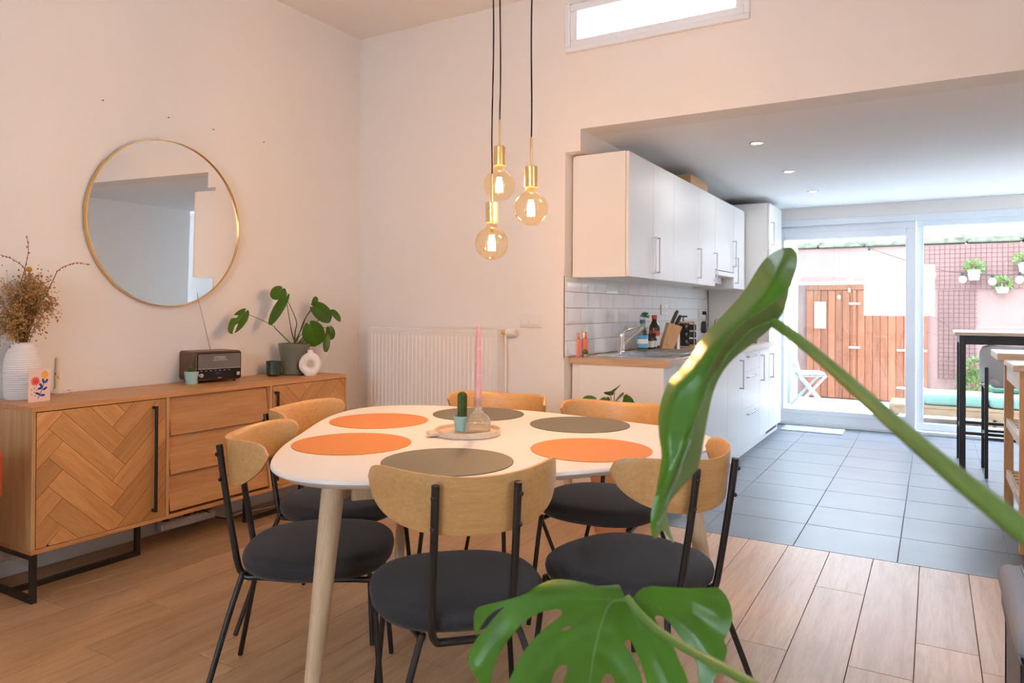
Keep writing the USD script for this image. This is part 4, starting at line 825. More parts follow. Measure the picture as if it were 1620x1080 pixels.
for u, y, h, lab in ((912.5, 3.975, .135, 'salmon pink soap bottle with a copper cap, standing nearest the worktop end'), (924, 4.06, .135, 'salmon pink soap bottle with a copper cap, just behind its twin')):
    p = at(u, 553, y=y); bottle('soap_bottle', lab, 'bottle', (p[0], y, CT + .0002), [(0, 0), (.026, 0), (.028, .003), (.028, .098), (.022, .106), (.014, .108), (0, .108)], 'pink_plastic', [('cap', [(.013, .108), (.0195, .108), (.0195, .142), (.018, .144), (0, .144)], 'copper')], 'salmon soap bottles')
p = at(926, 562, y=3.935); mo = thing('moss_pot', 'tiny tuft of moss in a metal pot on the worktop end', 'potted plant', (p[0], 3.935, CT + .0002))
part(mo, 'pot', lathe([(0, 0), (.017, 0), (.018, .018), (.016, .018), (0, .015)], 24), 'steel'); part(mo, 'moss', mv(tf(trimesh.creation.icosphere(3, .018), np.diag([1, 1, 1.1, 1])), 0, 0, .027), 'moss', kind='stuff')
p = at(1011, 557, x=-1.66); bottle('water_bottle', 'pale glass bottle with dark blue cap and blue label behind the sink', 'bottle', (-1.67, p[1] + .09, CT + .006), [(0, 0), (.033, 0), (.036, .004), (.036, .115), (.030, .150), (.018, .172), (.015, .185), (.0, .185)], 'water_glass',
    [('cap', [(0, .186), (.018, .186), (.018, .213), (0, .214)], 'blue_cap'), ('label', [(.0365, .03), (.0368, .03), (.0368, .11), (.0365, .11)], 'blue_label'), ('label_band', [(.0369, .055), (.0371, .055), (.0371, .085), (.0369, .085)], 'white_label')])
p = at(1018, 555, x=-1.70); br = thing('dish_brush', 'green dish brush standing upright in a clear green tube', 'brush', (-1.77, at(1020, 548, x=-1.77)[1], CT + .011))
part(br, 'holder', lathe([(0, 0), (.019, 0), (.019, .15), (.017, .15), (.017, .004), (0, .004)], 20), 'green_clear'); part(br, 'handle', tube([(0, 0, .01), (0, 0, .21)], .005, 8), 'green_clear')
ms = []
for k in range(90):
    a = rng.uniform(0, 2 * PI); e = rng.uniform(-.25, 1.3); d = np.array([math.cos(a) * math.cos(e), math.sin(a) * math.cos(e), math.sin(e)]); ms.append(tube([(0, 0, .225), np.array([0, 0, .225]) + d * .036], [.0028, .0012], 4))
part(br, 'bristles', cat(ms), 'green_brush', smooth=False, kind='stuff')
for u, lab, cap in ((1025, 'small seasoning bottle with white label beside the oil bottle', 'plastic_black'), (1030.5, 'small seasoning bottle with a dark cap, touching its neighbour', 'plastic_black')):
    p = at(u, 553, x=-1.72); bottle('seasoning_bottle', lab, 'bottle', (-1.72, p[1] + .05, CT + .0002), [(0, 0), (.022, 0), (.0235, .003), (.0235, .07), (.015, .085), (.012, .095), (0, .095)], 'spice', [('cap', [(.0, .094), (.015, .094), (.015, .118), (0, .119)], cap), ('label', [(.0238, .022), (.0240, .022), (.0240, .066), (.0238, .066)], 'white_label')], 'seasoning bottles')
p = at(1035, 551, x=-1.73); bottle('oil_bottle', 'tall dark green oil bottle with red cap and label', 'bottle', (-1.73, p[1], CT + .0002), [(0, 0), (.036, 0), (.039, .004), (.039, .15), (.034, .172), (.019, .200), (.0165, .22), (0, .22)], 'oil_glass',
    [('cap', [(0, .219), (.019, .219), (.019, .245), (.017, .247), (0, .247)], 'red_label'), ('label', [(.0393, .03), (.0396, .03), (.0396, .125), (.0393, .125)], 'white_label'), ('label_top', [(.0397, .10), (.0400, .10), (.0400, .135), (.0397, .135)], 'red_label')])
p = at(1050, 550, x=-1.66); KB = np.array([-1.65, p[1] + .07, CT + .0002]); kb = thing('knife_block', 'slanted wooden knife block with black handled knives', 'knife block', KB, math.radians(30))
q = np.array([[0, 0], [.085, 0], [.150, .165], [.055, .195]]); m = prism(Polygon(q - [.06, 0]), .10); m.apply_transform(frame((0, .05, 0), (0, 1, 0) if False else (1, 0, 0), (0, 0, 1), (0, -1, 0))); part(kb, 'block', m, 'block_wood', smooth=False)
part(kb, 'support', bx(.055, .075, -.04, .04, 0, .12, .002), 'cab', smooth=False)
dk = np.array([.40, 0, .92]); dk /= np.linalg.norm(dk)
for k, (ox, oy, L) in enumerate(((.02, -.03, .105), (.02, -.005, .11), (.022, .022, .10), (.055, -.022, .08), (.055, .006, .085), (.055, .03, .075))):
    b0 = np.array([ox, oy, .187 - ox * .3]); kn = part(kb, 'knife', tube([b0, b0 + dk * L * .5, b0 + dk * L], [.008, .0095, .008], 8), 'plastic_black'); part(kn, 'rivet', cat([mv(trimesh.creation.icosphere(1, .0032), *(b0 + dk * L * s_ + np.array([.006, -.006, 0]))) for s_ in (.25, .55, .8)]), 'chrome')
p = at(1082, 548, x=-1.64); SR = np.array([-1.64, p[1] - .02, CT + .0002]); sr = thing('spice_rack', 'revolving wooden spice rack full of dark jars', 'spice rack', SR, math.radians(18))
part(sr, 'base', bx(-.085, .085, -.085, .085, 0, .014, .003), 'block_wood', smooth=False); part(sr, 'top', bx(-.085, .085, -.085, .085, .185, .198, .003), 'block_wood', smooth=False)
part(sr, 'core', bx(-.045, .045, -.045, .045, .014, .185), 'plastic_black', smooth=False); part(sr, 'carry_handle', cat([tube([(0, 0, .195), (0, 0, .235)], .004, 8), tube([(-.03, 0, .236), (.03, 0, .236)], .006, 8)]), 'plastic_black')
for sx, sy in ((1, 1), (1, -1), (-1, 1), (-1, -1)): part(sr, 'post', tube([(sx * .078, sy * .078, .012), (sx * .078, sy * .078, .187)], .004, 8), 'steel')
for face in range(4):
    R = RZ(face * PI / 2)
    for zz_ in (.045, .10, .155):
        for yy in (-.035, .035):
            j = part(sr, 'jar', tf(mv(tf(lathe([(0, 0), (.021, 0), (.021, .035), (0, .035)], 16), RY(PI / 2)), .046, yy, zz_), R), 'spice', smooth=40)
            part(j, 'lid', tf(mv(tf(lathe([(0, .034), (.0225, .034), (.0225, .046), (.020, .048), (0, .048)], 16), RY(PI / 2)), .046, yy, zz_), R), 'gloss_black', smooth=40)
for u, v, lab in ((1050, 490, 'white wall socket on the tiles behind the knife block'), (1108, 495, 'white wall socket on the tiles near the tall unit')):
    p = at(u, v, x=XK + .009); t = thing('wall_socket', lab, 'socket', (XK + .009, p[1], p[2]), 0, 'white kitchen sockets')
    for s_ in (-.04, .04):
        part(t, 'plate', mv(bx(0, .009, -.038, .038, -.04, .04, .003), 0, s_, 0), 'plastic_white', smooth=False); part(t, 'outlet', mv(tf(lathe([(0, 0), (.019, 0), (.021, .004), (.019, .005), (.017, .001), (0, .001)], 20), RY(PI / 2)), .007, s_, 0), 'plastic_white')
    if u > 1100:
        g = part(t, 'plug', mv(tf(lathe([(0, 0), (.017, 0), (.016, .028), (.008, .036), (0, .036)], 16), RY(PI / 2)), .010, .04, 0), 'plastic_black'); part(g, 'cable', tube(smooth_path([(.04, .04, -.005), (.045, .045, -.05), (.03, .05, -.12), (.06, .03, -.185)], 6), .004, 8), 'plastic_black')
p = at(1113, 520, x=-1.74); sm = thing('hand_blender', 'black stick blender standing under the far wall socket', 'hand blender', (-1.74, p[1] + .02, CT + .0002))
part(sm, 'motor_body', lathe([(0, .085), (.026, .085), (.030, .11), (.026, .165), (.020, .185), (0, .19)], 24), 'plastic_black'); part(sm, 'shaft', lathe([(0, 0), (.030, 0), (.031, .014), (.014, .03), (.012, .086), (0, .086)], 24), 'steel')
p = at(1140, 505, x=-1.60); KT = np.array([-1.60, min(p[1], 6.2), CT + .0002]); kt = thing('kettle', 'black kettle with an arched handle on the hob behind the leaf', 'kettle', KT)
part(kt, 'body', lathe([(0, 0), (.085, 0), (.095, .01), (.09, .08), (.055, .125), (.03, .13), (0, .132)], 32), 'plastic_black'); part(kt, 'handle', tube([(0, .075 * math.cos(a), .11 + .10 * math.sin(a)) for a in np.linspace(0, PI, 14)], .006, 8), 'plastic_black'); part(kt, 'lid', lathe([(0, .130), (.032, .130), (.030, .136), (.010, .140), (.012, .152), (0, .155)], 24), 'plastic_black'); part(kt, 'spout', tube([(.07, 0, .06), (.12, 0, .12)], [.016, .010], 10), 'plastic_black')
JG = 'glass jars at the far end of the worktop'
for u, v, m, lab, r in ((1192, 545, 'cookie', 'round jar of orange pasta at the far end of the worktop', .034), (1203, 545, 'darkred', 'round dark red jar at the far end of the worktop', .033)):
    p = at(u, v, x=-1.50); t = thing('storage_jar', lab, 'jar', (-1.50, p[1], CT + .0002), 0, JG); part(t, 'body', lathe([(0, 0), (r * .7, 0), (r, r * .5), (r, r * 1.2), (r * .6, r * 1.7), (0, r * 1.72)], 28), m); part(t, 'lid', lathe([(0, r * 1.7), (r * .62, r * 1.7), (r * .62, r * 2.0), (0, r * 2.02)], 24), 'steel')
p = at(1197, 534, x=-1.62); t = thing('storage_jar', 'white lidded jar behind the two small round jars', 'jar', (-1.62, p[1], CT + .0002), 0, JG); part(t, 'body', lathe([(0, 0), (.045, 0), (.048, .01), (.048, .12), (.03, .14), (0, .142)], 28), 'vase_white'); part(t, 'lid', lathe([(0, .14), (.032, .14), (.030, .155), (.012, .16), (0, .165)], 24), 'green_mug')
for (u, y) in ((1166, 6.15), (1182, 6.4)):
    p = at(u, 548, y=y); t = thing('drinking_glass', ('left' if u < 1170 else 'right') + ' of two clear tumblers at the worktop front edge', 'glass', (-1.33, y, CT + .0002), 0, 'clear tumblers'); part(t, 'glass', lathe([(0, 0), (.026, 0), (.031, .09), (.029, .09), (.0245, .006), (0, .006)], 24), 'water_glass')
# recessed spots
for i, (u, v) in enumerate(((1197, 226), (1248, 271), (1286, 303))):
    p = at(u, v, z=ZK); t = thing('ceiling_spot', ['recessed ceiling spot nearest the dining room', 'recessed ceiling spot in the middle of the row of three', 'recessed ceiling spot nearest the patio doors'][i], 'ceiling light', (p[0], p[1], ZK), 0, 'recessed kitchen spots')
    part(t, 'ring', lathe([(.030, -.001), (.032, -.005), (.043, -.004), (.045, 0), (.045, .002), (.030, .002)], 40), 'steel', smooth=30); part(t, 'lamp', lathe([(0, -.002), (.030, -.002), (.030, 0), (0, 0)], 32), 'spot', smooth=False)
# rug by the door
rg = thing('door_mat', 'flat grey woven mat with fringes inside the patio doors', 'mat', (-1.0, 7.62, 0)); part(rg, 'mat', bx(-.30, .26, -.17, .17, 0, .008, .002), 'rug', smooth=False)
part(rg, 'fringe', cat([bx(-.30 + .012 * k, -.295 + .012 * k, s_ * .17 - .012, s_ * .17 + .012, .0005, .004) for k in range(47) for s_ in (-1, 1)]), 'rug', smooth=False, kind='stuff')

# ================================================================== right side: bar table, stool, trolley, bench
bt_ = thing('bar_table', 'high bar table with pale wood top and black frame by the patio doors', 'bar table', (.14, 6.12, 0)); o = (.14, 6.12, 0)
part(bt_, 'top', bx(.135, 1.03, 6.12, 6.86, 1.0, 1.024, .003), 'bar_wood', off=o, smooth=False)
for x in (.165, .965):
    for y in (6.165, 6.78): part(bt_, 'leg', bx(x, x + .04, y, y + .04, 0, 1.0, .002), 'black', off=o, smooth=False)
for y in (6.168, 6.783): part(bt_, 'rail', bx(.205, .965, y, y + .034, .935, .9995, .001), 'black', off=o, smooth=False); part(bt_, 'footrest', bx(.205, .965, y + .006, y + .028, .28, .302, .001), 'black', off=o, smooth=False)
for x in (.168, .968): part(bt_, 'rail', bx(x, x + .034, 6.205, 6.78, .935, .9995, .001), 'black', off=o, smooth=False); part(bt_, 'footrest', bx(x + .006, x + .028, 6.205, 6.78, .28, .302, .001), 'black', off=o, smooth=False)
so = thing('bar_stool', 'grey upholstered bar stool with wraparound back tucked under the bar table', 'bar stool', (.56, 6.28, 0))     # local: back towards -y
part(so, 'seat', rbox(-.21, .21, -.19, .20, .635, .705, .03), 'grey_fabric', smooth=50)
V, F = [], []
na = 41; aa = np.linspace(-2.15, 2.15, na); rowz = [(.66, 0), (.70, .012), (.82, .015), (.90, .012), (.928, .0), (.935, -.024), (.928, -.048), (.90, -.060), (.70, -.060), (.66, -.048)]
for a in aa:
    k = max(0, (abs(a) - 1.1) / 1.05)
    for z, d in rowz:
        rx, ry = .255 + d, .235 + d; z2 = .66 + (z - .66) * (1 - .42 * k ** 2); V.append((rx * math.sin(a) / max(abs(math.sin(a)) ** .25, .2) if False else rx * math.sin(a), -ry * math.cos(a), z2))
nr = len(rowz)
for i in range(na - 1):
    for j in range(nr): a0_, a1_, b0_, b1_ = i * nr + j, i * nr + (j + 1) % nr, (i + 1) * nr + j, (i + 1) * nr + (j + 1) % nr; F += [(a0_, b1_, a1_), (a0_, b0_, b1_)]
for i in (0, na - 1):
    for j in range(1, nr - 1): F.append((i * nr, i * nr + j, i * nr + j + 1) if i == 0 else (i * nr, i * nr + j + 1, i * nr + j))
part(so, 'backrest', trimesh.Trimesh(V, F, process=False), 'grey_fabric', smooth=60)
for x, y in ((-.235, -.215), (.235, -.215), (-.235, .19), (.235, .19)): part(so, 'leg', bx(x - .011, x + .011, y - .011, y + .011, 0, .78 if y < 0 else .66, .002), 'black', smooth=False)
for y in (-.215, .19): part(so, 'footrest', bx(-.224, .224, y - .008, y + .008, .27, .288), 'black', smooth=False)
for x in (-.235, .235): part(so, 'footrest', bx(x - .008, x + .008, -.204, .179, .27, .288), 'black', smooth=False); part(so, 'seat_rail', bx(x - .008, x + .008, -.204, .179, .622, .638), 'black', smooth=False)
tl = thing('kitchen_trolley', 'pine kitchen trolley with slatted shelves at the right edge', 'kitchen trolley', (.36, 4.22, 0)); o = (.36, 4.22, 0)
TX0, TX1, TY0, TY1 = .362, .80, 4.24, 5.16
for x in (TX0, TX1 - .05):
    for y in (TY0, TY1 - .05): part(tl, 'leg', bx(x, x + .045, y, y + .045, 0, .885, .003), 'pine', off=o, smooth=False)
part(tl, 'top', bx(TX0 - .03, TX1 + .03, TY0 - .04, 4.72, .885, .915, .004), 'pine_top', off=o, smooth=False); part(tl, 'top', bx(TX0 - .06, TX1 + .03, 4.725, TY1 + .08, .905, .945, .004), 'pine_top', off=o, smooth=False)
for x in (TX0 + .01, TX1 - .035): part(tl, 'side_rail', bx(x, x + .02, TY0 + .045, TY1 - .05, .775, .884, .002), 'pine_top', off=o, smooth=False)
for z in (.20, .50):
    for x in (TX0 + .008, TX1 - .033): part(tl, 'side_rail', bx(x, x + .022, TY0 + .045, TY1 - .05, z, z + .05, .002), 'pine_top', off=o, smooth=False)
    for k in range(9): part(tl, 'slat', bx(TX0 + .031, TX1 - .034, TY0 + .06 + k * .093, TY0 + .115 + k * .093, z + .030, z + .048, .002), 'pine', off=o, smooth=False)
bn = thing('bench', 'low bench with grey piped cushion and black frame in the right foreground', 'bench', (.15, 1.82, 0)); o = (.15, 1.82, 0)
part(bn, 'cushion', rbox(.150, .60, 1.835, 2.325, .440, .505, .022), 'bench_fabric', off=o, smooth=50)
part(bn, 'piping', tube([(.200, 1.85, .5045), (.200, 2.31, .5045)], .003, 6), 'plastic_black', off=o)
part(bn, 'seat_frame', bx(.158, .60, 1.83, 2.32, .395, .4395, .003), 'plastic_black', off=o, smooth=False)
part(bn, 'trim', bx(.162, .60, 1.834, 1.856, .372, .395, .002), 'beige', off=o, smooth=False); part(bn, 'side_panel', bx(.166, .184, 1.86, 2.315, .03, .3945, .002), 'plastic_black', off=o, smooth=False)
for y in (1.84, 2.27): part(bn, 'leg', bx(.166, .206, y, y + .045, 0, .3715, .002), 'plastic_black', off=o, smooth=False); part(bn, 'leg', bx(.55, .59, y, y + .045, 0, .3715, .002), 'plastic_black', off=o, smooth=False)
# rust red armchair whose arm just reaches into the left edge of the picture
ac = thing('armchair', 'rust red armchair, only its arm showing at the left edge', 'armchair', (-3.20, 1.08, 0))
part(ac, 'seat', rbox(-.15, .15, -.34, .25, .24, .42, .04), 'red_cloth', smooth=50); part(ac, 'backrest', rbox(-.22, .22, -.46, -.34, .24, .86, .05), 'red_cloth', smooth=50)
for s_ in (-1, 1): part(ac, 'arm', rbox(.185 * s_ - .035, .185 * s_ + .035, -.40, .285, .44, .65, .03), 'red_cloth', smooth=50); part(ac, 'arm_post', bx(.185 * s_ - .015, .185 * s_ + .015, .20, .23, .26, .46, .003), 'leg_wood', smooth=False)
for x in (-.16, .16):
    for y in (-.40, .20): part(ac, 'leg', tube([(x, y, .27), (x * 1.08, y * 1.05, 0)], [.018, .011], 12), 'leg_wood')

# ================================================================== plants
# low leafy plant in front of the worktop end panel
pz = thing('potted_plant', 'leafy green plant in a terracotta planter below the worktop end panel', 'potted plant', (-1.45, 3.56, 0))
part(pz, 'pot', lathe([(0, 0), (.10, 0), (.105, .01), (.135, .40), (.135, .42), (.122, .42), (.12, .37), (0, .37)], 40), 'planter'); part(pz, 'soil', lathe([(0, .36), (.121, .36), (.121, .39), (0, .395)], 24), 'soil')
o = np.array([-1.45, 3.56, 0])
for (u, v, u2, v2, w) in ((942, 632, 925, 634, .075), (958, 630, 950, 644, .07), (966, 624, 961, 616, .05), (972, 618, 976, 610, .07), (975, 632, 984, 624, .075), (969, 638, 980, 646, .07), (988, 636, 989, 622, .035), (1000, 640, 994, 631, .05), (948, 640, 936, 650, .07), (985, 650, 996, 660, .07)):
    a, b = at(u, v, y=3.54 + rng.uniform(-.05, .03)) - o, at(u2, v2, y=3.50 + rng.uniform(-.06, .02)) - o; d = b - a; L = np.linalg.norm(d); b = a + d / L * max(L, .055) + np.array([0, -.012, 0])
    pth = smooth_path([(rng.normal(0, .03), rng.normal(0, .03), .38), a * [.6, .6, .82], a], 5); part(pz, 'stem', tube(pth, .002, 6), 'stem'); leaf(pz, a, b, (rng.normal(0, .2), -.6, .75), w, 'leaf', fold=.15)

# big split-leaf plant standing to the right of the viewer: two of its leaves reach into the picture
PB = np.array([.42, .53, 0.0]); mo = thing('potted_plant', 'large split-leaf plant whose two big leaves hang in the foreground', 'potted plant', PB)
part(mo, 'pot', lathe([(0, 0), (.13, 0), (.14, .01), (.165, .40), (.165, .43), (.150, .43), (.147, .38), (0, .38)], 48), 'vase_white'); part(mo, 'soil', lathe([(0, .37), (.148, .37), (.148, .40), (0, .405)], 32), 'soil')
def poly_dist(q, line):
    q = np.atleast_2d(q); best = np.full(len(q), 1e9); par = np.zeros(len(q)); acc = 0
    for a, b in zip(line[:-1], line[1:]):
        a, b = np.array(a, float), np.array(b, float); L = np.linalg.norm(b - a); t = np.clip(((q - a) @ (b - a)) / L ** 2, 0, 1); dd = np.linalg.norm(q - a - t[:, None] * (b - a), axis=1)
        m_ = dd < best; par[m_] = (acc + t * L)[m_]; best = np.minimum(best, dd); acc += L
    return best, par / acc
def smooth_ring(pts, k=4): p_ = smooth_path(list(pts) + [pts[0]], k); return p_[:-1]
# -- lower leaf
C2 = lambda pts: np.array([(720 + x / 3.24, 900 + y / 3.24) for x, y in pts])
out2 = C2([(890, 158), (872, 150), (856, 110), (840, 80), (790, 88), (720, 90), (660, 72), (600, 60), (545, 54), (500, 56), (455, 72), (415, 92), (380, 118), (345, 134), (300, 148), (250, 162), (190, 176), (140, 188), (108, 205), (97, 240), (97, 300), (110, 345), (125, 310), (142, 280), (165, 245), (205, 212), (258, 190), (225, 222), (190, 262), (150, 312), (115, 352), (90, 390), (70, 430), (70, 470), (85, 520), (110, 560), (130, 610), (150, 660), (166, 715),
   (178, 650), (180, 585), (195, 520), (220, 450), (260, 380), (300, 330), (350, 275), (400, 238), (450, 217), (510, 205), (545, 208), (550, 228), (520, 255), (470, 292), (420, 340), (380, 385), (340, 440), (300, 520), (270, 585), (240, 660), (232, 740), (250, 800), (330, 760), (420, 690), (470, 625), (492, 575), (510, 525), (545, 490), (572, 490), (577, 512), (568, 545), (555, 583), (530, 660), (520, 740), (545, 830), (640, 905), (705, 850), (735, 740), (742, 620), (750, 575), (766, 540), (790, 534), (808, 550), (822, 590), (840, 680), (862, 760), (915, 740), (952, 680), (966, 610), (958, 560), (940, 510), (915, 460), (885, 410), (868, 382), (880, 360), (900, 362), (915, 395), (940, 450), (965, 520), (985, 590), (1010, 660), (1060, 720), (1130, 700), (1185, 640), (1197, 590), (1178, 532), (1157, 490), (1140, 450), (1120, 402), (1090, 352), (1055, 312), (1030, 268), (1022, 246), (1038, 236), (1062, 243), (1095, 270), (1130, 315), (1165, 360), (1195, 400), (1225, 450), (1243, 500), (1248, 583), (1255, 640), (1272, 680), (1305, 610), (1342, 540), (1375, 480), (1392, 430), (1390, 395), (1376, 365), (1395, 330), (1412, 290), (1420, 240), (1412, 190), (1395, 150), (1370, 115), (1345, 93), (1290, 97), (1200, 100), (1100, 95), (1010, 90), (965, 96), (935, 115), (918, 140), (908, 156)])
hole2 = C2([(538, 318), (558, 300), (585, 288), (601, 292), (590, 306), (562, 318)])
mid2 = C2([(885, 158), (800, 172), (762, 255), (735, 340), (712, 440), (690, 583), (655, 800)])
sec2 = [C2(x) for x in ([(850, 158), (700, 152), (540, 168), (400, 225), (250, 350), (130, 520)], [(800, 172), (700, 212), (600, 268), (480, 350), (370, 480), (270, 700)], [(740, 325), (640, 372), (540, 425), (450, 540), (420, 620)], [(905, 165), (1010, 185), (1130, 240), (1240, 340), (1320, 470)], [(890, 180), (960, 320), (1040, 450), (1110, 600)], [(715, 430), (800, 480), (860, 560), (900, 680)], [(920, 150), (1080, 140), (1220, 160), (1340, 230)])]
def D2(q):
    q = np.atleast_2d(q); u, v = q[:, 0], q[:, 1]; dm, _ = poly_dist(q, mid2); ds = np.min([poly_dist(q, s_)[0] for s_ in sec2], axis=0)
    return .965 - .00050 * (v - 948) + .0013 * np.maximum(935 - v, 0) + 1.5e-6 * np.maximum(np.abs(u - 960) - 60, 0) ** 2 + .004 * (1 - np.exp(-dm / 10)) - .010 * (1 - np.exp(-ds / 22))
lift = lambda D, k=0.0: (lambda q: np.array([at(u, v, d=d + k) - PB for (u, v), d in zip(np.atleast_2d(q), D(q))]))
L2 = part(mo, 'leaf', sheet(out2, lift(D2), .0010, 7.5, [hole2]), 'leaf_big', smooth=60)
def vein(par, line, D, r0, r1, k=-.0008):
    p_ = lift(D, k)(smooth_path(line, 6)); part(par, 'vein', tube(p_, np.linspace(r0, r1, len(p_)), 6), 'leaf_vein')
vein(L2, mid2, D2, .0026, .0008)
for s_ in sec2: vein(L2, s_, D2, .0011, .0004)
def petiole(px_pts, r, end):
    p_ = [at(u, v, d=d) - PB for u, v, d in px_pts] + [np.array(e) for e in end]; p_ = np.array(p_); k_ = [p_[0]]
    for a, b in zip(p_[:-1], p_[1:]):
        m_ = max(1, int(np.linalg.norm(b - a) / .035)); k_ += [a + (b - a) * i / m_ for i in range(1, m_ + 1)]
    p_ = np.array(k_); sm = p_.copy()
    for _ in range(6): sm[1:-1] = (sm[:-2] + 2 * sm[1:-1] + sm[2:]) / 4
    p_ = smooth_path(sm, 4); part(mo, 'stem', tube(p_, np.interp(np.linspace(0, 1, len(p_)), np.linspace(0, 1, len(r)), r), 12), 'stem')
petiole([(992, 945, .960), (999, 965, .948), (1019, 990, .925), (1045, 1007, .895), (1075, 1026, .860), (1115, 1041, .820), (1152, 1057, .780), (1190, 1078, .735), (1260, 1120, .65)], [.0050, .0052, .0056, .0058, .0060, .0060, .0060, .0060, .007], [(-.06, .02, .60), (-.03, .02, .38)])
# -- upper leaf, folded along its midrib and seen almost edge-on
mid1 = [(1224, 507), (1190, 521), (1152, 558), (1122, 605), (1099, 668), (1076, 738), (1051, 798), (1035, 846)]
far1 = [(1224, 507), (1232, 490), (1244, 466), (1256, 435), (1261, 408), (1255, 393), (1240, 393), (1218, 404), (1200, 425), (1182, 455), (1160, 482), (1135, 508), (1110, 537), (1090, 568), (1072, 590), (1060, 602), (1050, 625), (1043, 655), (1044, 690), (1048, 722), (1040, 770), (1030, 812), (1032, 846), (1036, 848), (1051, 799), (1076, 739), (1099, 669), (1122, 606), (1152, 559), (1190, 522)]
near1 = [(1224, 506), (1190, 520), (1152, 557), (1122, 604), (1099, 667), (1076, 737), (1051, 797), (1035, 845), (1040, 852), (1048, 838), (1056, 848), (1067, 859), (1056, 828), (1056, 800), (1070, 779), (1089, 758), (1105, 738), (1113, 698), (1120, 658), (1128, 622), (1141, 592), (1162, 566), (1200, 536), (1230, 508), (1243, 480), (1248, 455), (1240, 460), (1222, 480)]
# near-half's back lobe folds over the stalk, so its inner edge lies above the midrib
near1[-4:] = [(1230, 508), (1244, 480), (1248, 455), (1228, 476)]; near1 += [(1205, 494), (1180, 506), (1160, 522), (1140, 548), (1124, 580), (1116, 600)]
near_poly = [(1248, 455), (1228, 474), (1204, 492), (1180, 506), (1158, 526), (1138, 552), (1122, 584), (1108, 630), (1092, 680), (1072, 735), (1050, 790), (1036, 838), (1038, 852), (1048, 838), (1056, 848), (1067, 859), (1057, 828), (1057, 800), (1071, 779), (1090, 758), (1105, 738), (1113, 698), (1120, 658), (1128, 622), (1141, 592), (1162, 566), (1200, 536), (1230, 508), (1243, 482)]
def Dm(par): return .885 - .10 * par + .06 * par ** 2
rim1 = [(1262, 425), (1261, 405), (1252, 391), (1238, 392), (1217, 403), (1199, 424), (1181, 454), (1159, 481), (1134, 507), (1109, 536), (1089, 567), (1071, 589), (1059, 601), (1049, 625), (1042, 655), (1043, 690), (1047, 722), (1039, 770)]
def D1f(q):
    dd, pr = poly_dist(q, mid1); dm, pm = poly_dist(q, rim1); wd = 36 - 26 * np.clip(pm * 1.5 - .35, 0, 1)
    return Dm(pr) + .0003 * dd + .004 * np.sin(pr * 17) * np.clip(dd / 40, 0, 1) + .0031 * np.maximum(wd - dm, 0) ** 2 / (np.maximum(wd - dm, 0) + 7) + .0022 * np.maximum(7 - dd, 0) ** 2 / 14 * -1 + .008
def D1n(q):
    dd, pr = poly_dist(q, mid1)
    return Dm(pr) - .004 - .0009 * dd + 9e-6 * dd ** 2 + .004 * np.sin(pr * 15 + 1) * np.clip(dd / 30, 0, 1)
P1 = sheet(smooth_ring(far1, 3), lift(D1f), .0010, 6.0); P2 = sheet(smooth_ring(near_poly, 3), lift(D1n), .0010, 6.0)
L1 = part(mo, 'leaf', P1, 'leaf_big', smooth=60); part(L1, 'folded_half', P2, 'leaf_under', smooth=60, label='paler folded half of the leaf')
vein(L1, mid1, lambda q: Dm(poly_dist(q, mid1)[1]), .0032, .0010, -.005)
petiole([(1219, 506, .885), (1236, 513, .872), (1262, 533, .838), (1300, 566, .785), (1350, 611, .705), (1400, 657, .635), (1450, 701, .575), (1500, 744, .520), (1560, 796, .465), (1625, 852, .415)], [.0062, .0064, .0070, .0075, .0077, .0076, .0074, .0072, .0072, .008, .010], [(-.02, -.10, .80), (.02, -.03, .55), (.02, 0, .38)])

# ================================================================== courtyard
YW, GZ = 10.97, -.05
gr = thing('floor', 'pale slab paving of the courtyard', 'paving', kind='structure'); part(gr, 'bed', bx(-1.85, 2.7, 8.05, 11.2, -.2, -.056), 'grout', smooth=False)
for i in range(8):
    for j in range(5): part(gr, 'slab', bx(-1.83 + .56 * i + .002, -1.83 + .56 * (i + 1) - .002, 8.06 + .585 * j + .002, 8.06 + .585 * (j + 1) - .002, -.09, GZ, .002), 'terrace', smooth=False)
struct('wall_courtyard', bx(-2.0, 2.7, YW, YW + .25, -.2, 2.05), 'pink_wall', 'salmon pink rendered wall at the back of the courtyard', 'wall')
struct('wall_courtyard', bx(-1.90, -1.675, 8.05, YW, -.2, 2.6), 'white_render', 'white rendered wall at the left of the courtyard', 'wall')
struct('wall_courtyard', bx(2.5, 2.7, 8.05, YW, -.2, 2.3), 'white_render', 'white rendered wall at the right of the courtyard', 'wall')
struct('wall_facade', cat([bx(XK - .15, 3.2, 8.05, 8.12, 2.10, 2.42), bx(1.33, 3.2, 8.05, 8.12, -.1, 2.1), bx(-2.0, -1.42, 8.05, 8.10, -.1, 2.1)]), 'white_render', 'white outside face of the kitchen extension', 'wall')
struct('roof', bx(XK - .3, 3.2, 4.0, 8.12, 2.37, 2.42), 'roof_tile', 'flat roof over the kitchen extension', 'roof')
cpg = thing('wall_coping', 'row of mossy stone coping on the pink courtyard wall', 'coping', kind='structure')
x = -2.0
while x < 2.6:
    w = rng.uniform(.50, .62); z = 2.05 + rng.uniform(0, .012)
    m = rbox(x + .004, x + w - .004, YW - .06, YW + .30, z, z + .085, .02, 8); v_ = m.subdivide().subdivide(); v_.vertices += (meshkit.fbm(v_.vertices * 22, 3)[:, None] - .5) * .018; part(cpg, 'coping_stone', v_, 'coping', smooth=40)
    m = rbox(x + w - .05, x + w + .05, YW - .075, YW + .31, z + .02, z + .125, .03, 8); part(cpg, 'joint_stone', m, 'coping', smooth=40); x += w
nb = thing('neighbour_house', 'pale neighbouring roof rising beyond the courtyard wall', 'house', (0, 15, 0))
